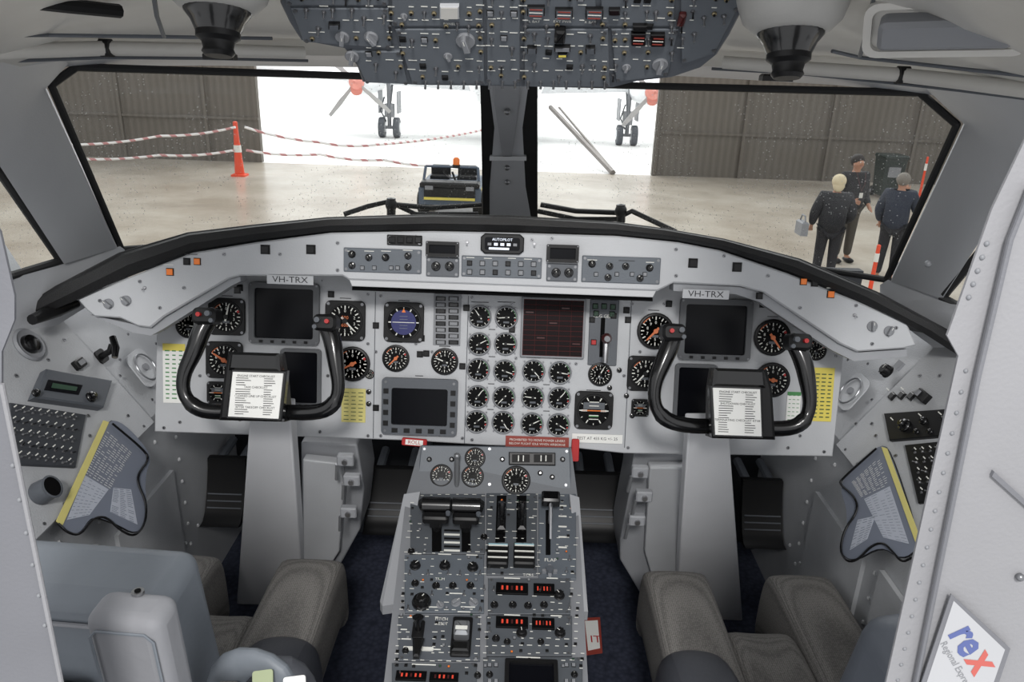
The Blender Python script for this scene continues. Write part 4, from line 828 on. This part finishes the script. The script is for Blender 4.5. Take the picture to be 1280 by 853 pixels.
for gy in (-38,-20,-2,15,31,48,65,82,95):
    for gx in range(362,922,14):
        x=gx+random.uniform(-2,2); y=gy+random.uniform(-2,2)
        if y>4 and x<366+(y*.5): continue
        if y>52 and x<446: continue
        if x>922-max(0,y)*1.0 : continue
        if y>88 and not(500<x<770): continue
        if any(math.hypot(x-a,(y-c))<r for a,c,r in occ): continue
        t=random.random()
        if t<.20: put(T,OH,'toggle_switch',TOG if t<.15 else TOGB,x,y,.004,pi,.0030)
        elif t<.46: put(T,OH,'circuit_breaker',DOT,x,y,.004,0,.0032)
        elif t<.54: put(T,OH,'push_button',BT['black' if t<.52 else 'mid'],x,y,.004,0,.0045)
        occ.append((x,y,6))
        u,v=L(OH,x,y-7.5,.004); marks.box(u,v,.0046,random.uniform(.005,.012),.0012,.0004,'ink')
for x,y,t in [(562,30,'PANEL'),(668,27,'L BAT'),(738,28,'R BAT'),(703,27,'EXT PWR')]:
    u,v=L(OH,x,y,.0046); marks.text(t,.0055,u,v,.0048)
mklet(marks,T)
def lamp(px,py,lab):
    p=PY(px,py,.96); T_=thing('reading_lamp',lab,'reading lamp',Matrix.Translation(p)@Matrix.Rotation(radians(-12),4,'X')@Matrix.Scale(.9,4),group='ceiling reading lamps')
    b=MB(); b.lathe([(.074,.06),(.070,.04),(.062,.018),(.050,.006),(.042,.002)],'dome',28); mk('lamp_housing',b,T_)
    b=MB(); b.lathe([(.043,.010),(.042,.000),(.034,-.010),(.027,-.026),(.0265,-.029)],'gloss',24); b.lathe([(.028,-.020),(.028,-.031),(.021,-.036),(.019,-.044),(.021,-.049),(.017,-.054)],'black',24); mk('lamp_nozzle',b,T_)
lamp(272,16,'black conical lamp in white ceiling housing'); lamp(988,44,'black conical lamp in white ceiling housing')
F=frame(PY(1182,36,.90),PY(1250,34,.87)-PY(1110,38,.92),V((0,-.5,.7)))
T_=thing('grab_handle','solid grey moulded grab handle in white ceiling recess','grab handle',F)
b=MB(); b.ring(rect(0,0,.165,.066,.015),rect(0,0,.148,.05,.010),-.006,.002,'white'); b.prism(rect(0,0,.15,.052),-.010,-.006,'white'); mk('handle_frame',b,T_)
b=MB(); b.prism(rect(0,0,.132,.034,.008),-.006,.018,'mid',.005); mk('handle_bar',b,T_)
b=MB(); b.tube([PY(20,0,.9),PY(90,8,.95),PY(150,14,1.0)],.008,'black',8); mk('ceiling_handle',b,label='dark slim handle under the white ceiling lining',cat='handle')
for x,y in [(275,70),(970,97)]:
    b=MB(); b.T=Matrix.Translation(PY(x,y,1.2)); b.box(0,0,0,.045,.02,.010,'black',.003); mk('visor_clip',b,label='small black visor clip on the ceiling rail',cat='clip',group='visor clips')
# airline sticker
F=frame(PY(1185,805,yb-.008),(1,0,0),(0,.0,1)); 
b=MB(); b.prism(LP(F,[(1188,742),(1262,810),(1225,920),(1140,890),(1152,850)]),0,.001,'doorl'); b.prism(LP(F,[(1191,750),(1255,811),(1220,912),(1146,886),(1158,850)]),.001,.0013,'stick')
def bt(t,px,py,m,sz=.034,rot=-.95): u,v=L(F,px,py); b.text(t,sz,u,v,.0016,m,rot)
bt('re',1208,799,'blue',.031); bt('x',1227,826,'redp',.033)
bt('Regional Express',1194,830,'mid',.0075)
mk('airline_sticker',b,M=F,label='pale grey placard with blue and red rex logo on doorway edge',cat='sticker')
# ================================================================ OUTSIDE
GZ=-1.6
D=PZ(323,203,GZ).y
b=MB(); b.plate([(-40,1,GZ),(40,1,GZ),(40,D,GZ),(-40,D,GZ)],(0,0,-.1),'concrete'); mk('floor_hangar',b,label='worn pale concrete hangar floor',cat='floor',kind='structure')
b=MB(); b.plate([(-90,D,GZ),(90,D,GZ),(90,160,GZ),(-90,160,GZ)],(0,0,-.12),'apron'); mk('ground',b,label='airport apron outside the hangar, daylight whitened into its colour',cat='ground',kind='structure')
xl=PY(323,150,D).x; xr=PY(820,160,D).x
def hw(name,x0,x1,lab):
    b=MB(); b.plate([(x0,D,GZ),(x1,D,GZ),(x1,D,GZ+7),(x0,D,GZ+7)],(0,.2,0),'hwall')
    x=x0
    while x<x1: b.box(x+.06,D-.05,GZ+3.5,.08,.08,7,'hwall'); x+=2.4
    for z in (1.2,3.2): b.box((x0+x1)/2,D-.03,GZ+z,abs(x1-x0),.06,.07,'hwall')
    mk(name,b,label=lab,cat='wall',kind='structure')
hw('wall_hangar_left',-40,xl,'brown corrugated hangar door panel'); hw('wall_hangar_right',xr,40,'brown corrugated hangar door panel')
p=PZ(300,220,GZ); T_=thing('traffic_cone','tall orange bollard cone holding red and white barrier chain','traffic cone',Matrix.Translation(p))
sc_=PY(300,153,p.y).z-GZ
b=MB(); b.lathe([(.12,.04),(.06,sc_*.8),(.055,sc_),(.03,sc_+.02)],'cone',16); mk('cone_body',b,T_)
b=MB(); b.prism(rect(0,0,.36,.36,.05),0,.05,'cone',.01); mk('cone_base',b,T_)
b=MB(); b.lathe([(.099,sc_*.45),(.088,sc_*.58)],'ink',16); mk('reflective_band',b,T_)
def chain(pts,lab):
    P=[PY(x,y,p.y+dy) for x,y,dy in pts]; Q=[]
    for i in range(len(P)-1):
        for k in range(6): t=k/6; c=P[i].lerp(P[i+1],t); c.z-=.06*4*t*(1-t); Q.append(c)
    Q.append(P[-1]); b=MB(); b.tube(Q,.033,'stripe',6); mk('barrier_chain',b,label=lab,cat='barrier chain',group='barrier chains')
chain([(80,181,0),(200,170,0),(294,159,-.1)],'red and white barrier chain tied to the orange cone'); chain([(80,198,0),(200,194,0),(292,188,-.12)],'red and white barrier chain tied to the orange cone')
chain([(306,159,0),(400,178,0),(470,181,0),(606,162,4)],'red and white barrier chain sagging across the hangar'); chain([(308,188,0),(400,193,0),(480,200,0),(560,207,0)],'red and white barrier chain sagging across the hangar')
p=PZ(562,272,GZ); T_=thing('tow_tractor','low wide grey-blue tow tractor with orange beacon','tow tractor',Matrix.Translation(p)@Matrix.Diagonal((1.12,1,.95,1)))
b=MB(); b.box(0,.8,.46,1.1,1.6,.40,'tracblue',.06); b.box(0,.15,.68,1.05,.4,.10,'black',.03); b.box(0,-.02,.5,.9,.06,.26,'black',.02); b.box(.36,-.06,.62,.14,.04,.08,'mid'); b.box(-.36,-.06,.62,.14,.04,.08,'mid'); b.box(0,-.06,.40,.9,.04,.05,'yellow'); b.box(.54,.8,.56,.03,1.2,.05,'yellow'); b.box(-.54,.8,.56,.03,1.2,.05,'yellow'); mk('tractor_body',b,T_)
b=MB(); b.rod((-.5,.35,.66),(-.47,.5,.98),.025,'tracblue'); b.rod((.5,.35,.66),(.47,.5,.98),.025,'tracblue'); b.rod((-.47,.5,.98),(.47,.5,.98),.025,'tracblue'); mk('windscreen_frame',b,T_)
b=MB(); b.box(-.25,1.15,.80,.36,.12,.26,'black',.03); b.box(-.25,.98,.70,.36,.3,.08,'black',.02); b.box(.25,1.15,.80,.36,.12,.26,'black',.03); b.box(.25,.98,.70,.36,.3,.08,'black',.02); mk('seat',b,T_)
b=MB(); b.cyl(0,0,.96,1.03,.07,'black',12); b.lathe([(.06,1.03),(.06,1.14),(.03,1.18)],'orange',12); mk('beacon',b,T_,(.08,.5,0))
b=MB(); b.T=Matrix.Rotation(pi/2,4,'Y'); b.lathe([(.2,-.1),(.25,-.08),(.25,.08),(.2,.1)],'rubber',18); b.cyl(0,0,-.11,.11,.1,'mid',12); wm=b.mesh('wheel')
for x in(-.5,.5):
    for y in(.35,1.4): mk('wheel',wm,T_,(x,y,.25))
b=MB(); b.tube([(.05,.7,.66),(.0,.6,.86)],.02,'black'); b.tube([(.15*cos(a),.58+.05*sin(a),.86+.12*sin(a)) for a in [2*pi*i/16 for i in range(17)]],.015,'black',6); mk('steering_wheel',b,T_)
yA=PZ(487,172,GZ).y; cxA=PY(634,120,yA).x
T_=thing('parked_aircraft','white twin-propeller airliner facing the open hangar doorway','aircraft',Matrix.Translation((cxA,yA,GZ)))
zb=PY(634,150,yA-5).z-GZ; R_=1.35
b=MB(); b.T=Matrix.Translation((0,-6,zb+R_))@Matrix.Rotation(-pi/2,4,'X'); b.lathe([(.05,0),(.4,.2),(.8,.8),(1.15,1.8),(R_,3.2),(R_,14),(.9,18),(.3,21)],'acwhite',28); mk('fuselage',b,T_)
b=MB(); zw=zb+.55; b.plate([(-11,.8,zw+.5),(0,0,zw),(11,.8,zw+.5),(11,2.2,zw+.5),(0,3,zw),(-11,2.2,zw+.5)],(0,0,.25),'acwhite'); mk('wing',b,T_)
def wheelbig(r):
    b=MB(); b.T=Matrix.Rotation(pi/2,4,'Y'); b.lathe([(r*.6,-.12),(r*.95,-.11),(r,-.05),(r,.05),(r*.95,.11),(r*.6,.12)],'dgrey',20); b.cyl(0,0,-.13,.13,r*.5,'acwhite',14); return b.mesh('wheel')
WB=wheelbig(.38)
for (px,pz,wx) in [(462,100,487),(803,112,784)]:
    n=PY(px,pz,yA); nx=n.x-cxA; nz=n.z-GZ
    b=MB(); b.T=Matrix.Translation((nx,-2.4,nz))@Matrix.Rotation(-pi/2,4,'X'); b.lathe([(.28,0),(.42,.3),(.5,1),(.5,3.5),(.2,5)],'acwhite',20); mk('engine_nacelle',b,T_)
    b=MB(); b.T=Matrix.Translation((nx,-2.4,nz-.25))@Matrix.Rotation(-pi/2,4,'X'); b.cyl(0,0,-.12,0,.2,'cone_washed',16); mk('intake_cover',b,T_)
    b=MB(); b.T=Matrix.Translation((nx,-2.42,nz))@Matrix.Rotation(pi/2,4,'X'); b.lathe([(.27,0),(.22,.25),(.05,.45)],'cone_washed',16)
    for k in range(4):
        a=radians(50)+k*pi/2; c,s_=cos(a),sin(a); pr=[(.2,.05,.1),(.9,.09,.12),(1.5,.06,.1),(1.5,-.06,.06),(.9,-.09,.04),(.2,-.05,.06)]
        b.add([V((r*c-w*s_,r*s_+w*c,z)) for r,w,z in pr]+[V((r*c-w*s_,r*s_+w*c,z-.03)) for r,w,z in pr],[[0,1,2,3,4,5],[11,10,9,8,7,6]]+[[i,6+i,6+(i+1)%6,(i+1)%6] for i in range(6)],'prop_washed')
    mk('propeller',b,T_)
    g=PY(wx,160,yA); gx=g.x-cxA; b=MB(); b.rod((gx,0,.38),(gx,0,nz),.08,'mid',10); b.rod((gx,0,.9),(gx,1.0,nz),.05,'mid'); b.rod((gx-.3,0,.38),(gx+.3,0,.38),.06,'mid'); b.box(gx,.1,1.0,.36,.3,.5,'panel2',.03); b.box(gx-.35,.2,1.3,.04,.9,.8,'panel2'); b.box(gx+.35,.2,1.3,.04,.9,.8,'panel2'); b.tube([(gx-.1,-.1,.6),(gx-.3,-.15,1.0),(gx-.15,-.1,1.5)],.03,'dgrey'); mk('landing_gear',b,T_)
    for s in(-.28,.28): mk('wheel',WB,T_,(gx+s,0,.38))
b=MB(); A=PY(688,134,yA-3); B=PZ(766,216,GZ+.05); b.tube([A,B],.08,'pole',8); b.tube([A+V((.3,0,0)),B+V((.05,0,0))],.04,'pole',8); mk('tow_bar',b,label='dark diagonal towing pole resting on the apron',cat='tow bar')
def wiper(pts,piv,blade,lab):
    b=MB(); T_=thing('windshield_wiper',lab,'wiper',None,group='windshield wipers'); b.tube([PY(x,y,z) for x,y,z in pts],.007,'black',8); mk('wiper_arm',b,T_)
    b=MB(); b.ball(PY(*piv),.016,'black',(1,1,1.2)); b.tube([PY(piv[0],piv[1]+14,piv[2]),PY(piv[0],piv[1]-8,piv[2])],.012,'black',8); mk('wiper_pivot',b,T_)
    b=MB(); b.tube([PY(x,y,z) for x,y,z in blade],.0045,'rubber',6,1.6); mk('wiper_blade',b,T_)
wiper([(494,256,2.05),(540,260,2.05),(602,256,2.06)],(489,256,2.04),[(430,268,2.0),(460,258,2.03),(486,252,2.06),(520,268,2.06),(598,268,2.06)],'black windshield wiper parked along the glass base')
wiper([(770,266,2.02),(720,264,2.03),(676,256,2.05)],(776,264,2.0),[(672,264,2.06),(720,274,2.05),(770,274,2.02),(790,264,1.98),(845,290,1.9)],'black windshield wiper parked along the glass base')
hb=PZ(1116,192,GZ+1.08); T_=thing('wheelie_bin','dark green wheeled rubbish bin standing behind the visitors','rubbish bin',Matrix.Translation((hb.x,hb.y,GZ)))
b=MB(); b.loft([[(-.22,-.24,.06),(.22,-.24,.06),(.22,.24,.06),(-.22,.24,.06)],[(-.27,-.3,.98),(.27,-.3,.98),(.27,.3,.98),(-.27,.3,.98)]],'bin',True,True); mk('bin_body',b,T_)
b=MB(); b.prism(rect(0,0,.6,.66,.04),.98,1.06,'bin',.03); b.tube([(-.2,.34,1.0),(.2,.34,1.0)],.02,'bin'); mk('bin_lid',b,T_)
b=MB(); b.box(0,-.27,.65,.3,.04,.25,'mid'); mk('bin_label',b,T_)
for x in(-.22,.22): mk('wheel',wm,T_,(x,.25,.12),0,.48)
for (x,yt,hh,lab) in [(1099,306,.8,'short red and white warning post near the visitors'),(1160,196,1.1,'red post standing against the hangar wall')]:
    pz=PZ(x,yt,GZ+hh); T_=thing('warning_post',lab,'post',Matrix.Translation((pz.x,pz.y,GZ)),group='warning posts'); b=MB(); b.prism(rect(0,0,.2,.2,.04),0,.04,'rubber',.01); mk('post_base',b,T_); b=MB(); b.cyl(0,0,.04,hh,.03,'cone',14,.026,.01); b.cyl(0,0,hh*.7,hh*.85,.031,'ink',14); mk('post_tube',b,T_)
# ================================================================ PEOPLE
def skin(name,vs,es,rs,root,mat,parent,sub=2):
    me=bpy.data.meshes.new(name); me.from_pydata([tuple(v) for v in vs],es,[]); o=bpy.data.objects.new(name,me); COL.objects.link(o)
    md=o.modifiers.new('k','SKIN'); sv=me.skin_vertices[0].data
    for i,r in enumerate(rs): sv[i].radius=(r if isinstance(r,tuple) else (r,r)); sv[i].use_root=(i==root)
    md.use_smooth_shade=True; m2=o.modifiers.new('s','SUBSURF'); m2.levels=sub; m2.render_levels=sub
    dg=bpy.context.evaluated_depsgraph_get(); dg.update(); me2=bpy.data.meshes.new_from_object(o.evaluated_get(dg)); bpy.data.objects.remove(o)
    me2.materials.clear(); me2.materials.append(MATS[mat]); 
    for p in me2.polygons: p.material_index=0; p.use_smooth=True
    o=bpy.data.objects.new(name,me2); COL.objects.link(o); o.parent=parent; return o
def person(px,py,H,face,lab,hair,jk,pt,armL,armR,hairlen=.0,bulk=1):
    top=PZ(px,py,GZ+H); k=H/1.7
    T_=thing('person',lab,'person',Matrix.Translation((top.x,top.y,GZ))@Matrix.Rotation(face,4,'Z')@Matrix.Scale(k,4))
    vs=[];es=[];rs=[]
    def a(p,r,par=None):
        vs.append(V(p)); rs.append(r); i=len(vs)-1
        if par is not None: es.append((par,i))
        return i
    pel=a((0,0,.96),.12); sp=a((0,0,1.12),.11,pel); chs=a((0,0,1.32),.13,sp); nb=a((0,.0,1.44),.06,chs); nk=a((0,-.005,1.49),.052,nb); hb_=a((0,-.015,1.545),.072,nk); hm=a((0,-.02,1.61),.088,hb_); ht=a((0,-.005,1.665),.06,hm)
    a((0,-.125,1.595),.012,hm); a((.09,0,1.6),.014,hm); a((-.09,0,1.6),.014,hm)
    jv=[(0,0,.80),(0,0,1.12),(0,0,1.33),(0,.0,1.45)]; jr=[.18*bulk,.17*bulk,.17*bulk,.075]; je=[(0,1),(1,2),(2,3)]
    for s,arm in((-1,armL),(1,armR)):
        sh=a((s*.17,0,1.40),.05,chs); el=a(arm[0],.04,sh); wr=a(arm[1],.028,el); d=(V(arm[1])-V(arm[0])).normalized(); pm=a(V(arm[1])+d*.06,.03,wr)
        side=d.cross(V((0,1,0.3))).normalized()
        for f in range(4): 
            b0=V(arm[1])+d*.09+side*(-.027+.018*f); i1=a(b0,.009,pm); a(b0+d*(.035+.006*(1-abs(f-1.5)))+V((0,-.015,0)),.0075,i1)
        i1=a(V(arm[1])+d*.05+side*.045,.01,pm); a(V(arm[1])+d*.085+side*.055,.008,i1)
        n=len(jv); jv+=[(s*.18,0,1.395),arm[0],tuple(V(arm[1])-d*.02)]; jr+=[.08*bulk,.066*bulk,.048]; je+=[(2,n),(n,n+1),(n+1,n+2)]
        hp=a((s*.09,0,.9),.085,pel); kn=a((s*.1,-.01,.5),.055,hp); an=a((s*.11,.01,.09),.038,kn); a((s*.12,-.13,.04),.035,an)
    skin('body',vs,es,rs,0,'skin',T_); skin('jacket',jv,je,jr,0,jk,T_)
    tv=[(0,0,.95)];tr_=[.14];te=[]
    for s in(-1,1): n=len(tv); tv+=[(s*.095,0,.86),(s*.1,-.01,.5),(s*.11,.0,.1)]; tr_+=[.105,.08,.062]; te+=[(0,n),(n,n+1),(n+1,n+2)]
    skin('trousers',tv,te,tr_,0,pt,T_)
    for s in(-1,1):
        b=MB(); b.T=Matrix.Translation((s*.115,-.05,.045)); b.ball((0,0,0),.07,'black',(.75,1.9,.65),12,8); mk('shoe',b,T_)
    b=MB(); b.ball((0,.018,1.628),.112,hair,(.92,.98,.92),16,10)
    if hairlen: b.ball((0,.05,1.56),.09,hair,(.95,.7,1.0),14,8)
    mk('hair',b,T_)
    for s in(-1,1): b=MB(); b.ball((s*.033,-.105,1.615),.011,'ink',seg=8,rows=6); b.ball((s*.033,-.114,1.615),.006,'black',seg=8,rows=6); mk('eye',b,T_)
    b=MB(); b.tube([(-.025,-.105,1.555),(0,-.112,1.553),(.025,-.105,1.555)],.006,'rplac',6); mk('mouth',b,T_)
    return T_
person(1050,220,1.62,radians(168),'person with blond-white hair in dark navy jacket, back turned, holding bag','hairw','jacket','pants',((-.27,.02,1.12),(-.2,-.16,.98)),((.27,.02,1.12),(.26,-.12,.92)),.1,1.25)
P2=person(1074,195,1.74,radians(15),'person with dark hair in dark jacket with red lanyard, facing cockpit','hairb','jacket2','pants2',((-.25,.04,1.12),(-.13,-.2,1.05)),((.25,.04,1.12),(.2,-.18,.95)),0,1.15)
b=MB(); b.tube([(-.08,-.12,1.46),(-.05,-.19,1.3),(0,-.205,1.18),(.05,-.19,1.3),(.08,-.12,1.46)],.006,'dred',6); b.box(0,-.21,1.12,.06,.01,.08,'ink'); mk('lanyard',b,P2)
person(1131,218,1.62,radians(150),'person with grey hair in blue jacket, hand raised to face','hairg','jacket3','pants',((-.28,-.05,1.14),(-.09,-.2,1.42)),((.26,.02,1.12),(.22,-.12,.92)),0,1.2)
q_=PZ(1050,220,GZ+1.62); b=MB(); b.T=Matrix.Translation((q_.x-.40,q_.y+.04,GZ+.86)); b.box(0,0,0,.10,.26,.20,'mid',.02); b.tube([(0,-.1,.1),(0,-.06,.18),(0,.06,.18),(0,.1,.1)],.012,'mid',6); mk('hand_bag',b,label='pale grey handbag held by the white-haired visitor',cat='bag')
# ================================================================ LIGHT
w=bpy.data.worlds.new('w'); SC.world=w; w.use_nodes=True; bg=w.node_tree.nodes['Background']; bg.inputs[0].default_value=(.97,.98,1,1); bg.inputs[1].default_value=1.0
def area_l(nm,loc_,tgt,size,pw,col=(1,1,1)):
    l=bpy.data.lights.new(nm,'AREA'); l.size=size; l.energy=pw; l.color=col; o=bpy.data.objects.new(nm,l); COL.objects.link(o); o.location=loc_; d=V(tgt)-V(loc_); o.rotation_euler=d.to_track_quat('-Z','Y').to_euler(); return o
area_l('flash_fill',(.05,-1.5,2.85),(0,1.5,.85),.45,72,(1,.98,.955))  # added area lamp standing in for a camera flash, raised to avoid glare
area_l('apron_fill',(0,D+34,26),(0,D+34,0),60,36000)  # unseen fill lamp added above the apron to overexpose ground and aircraft
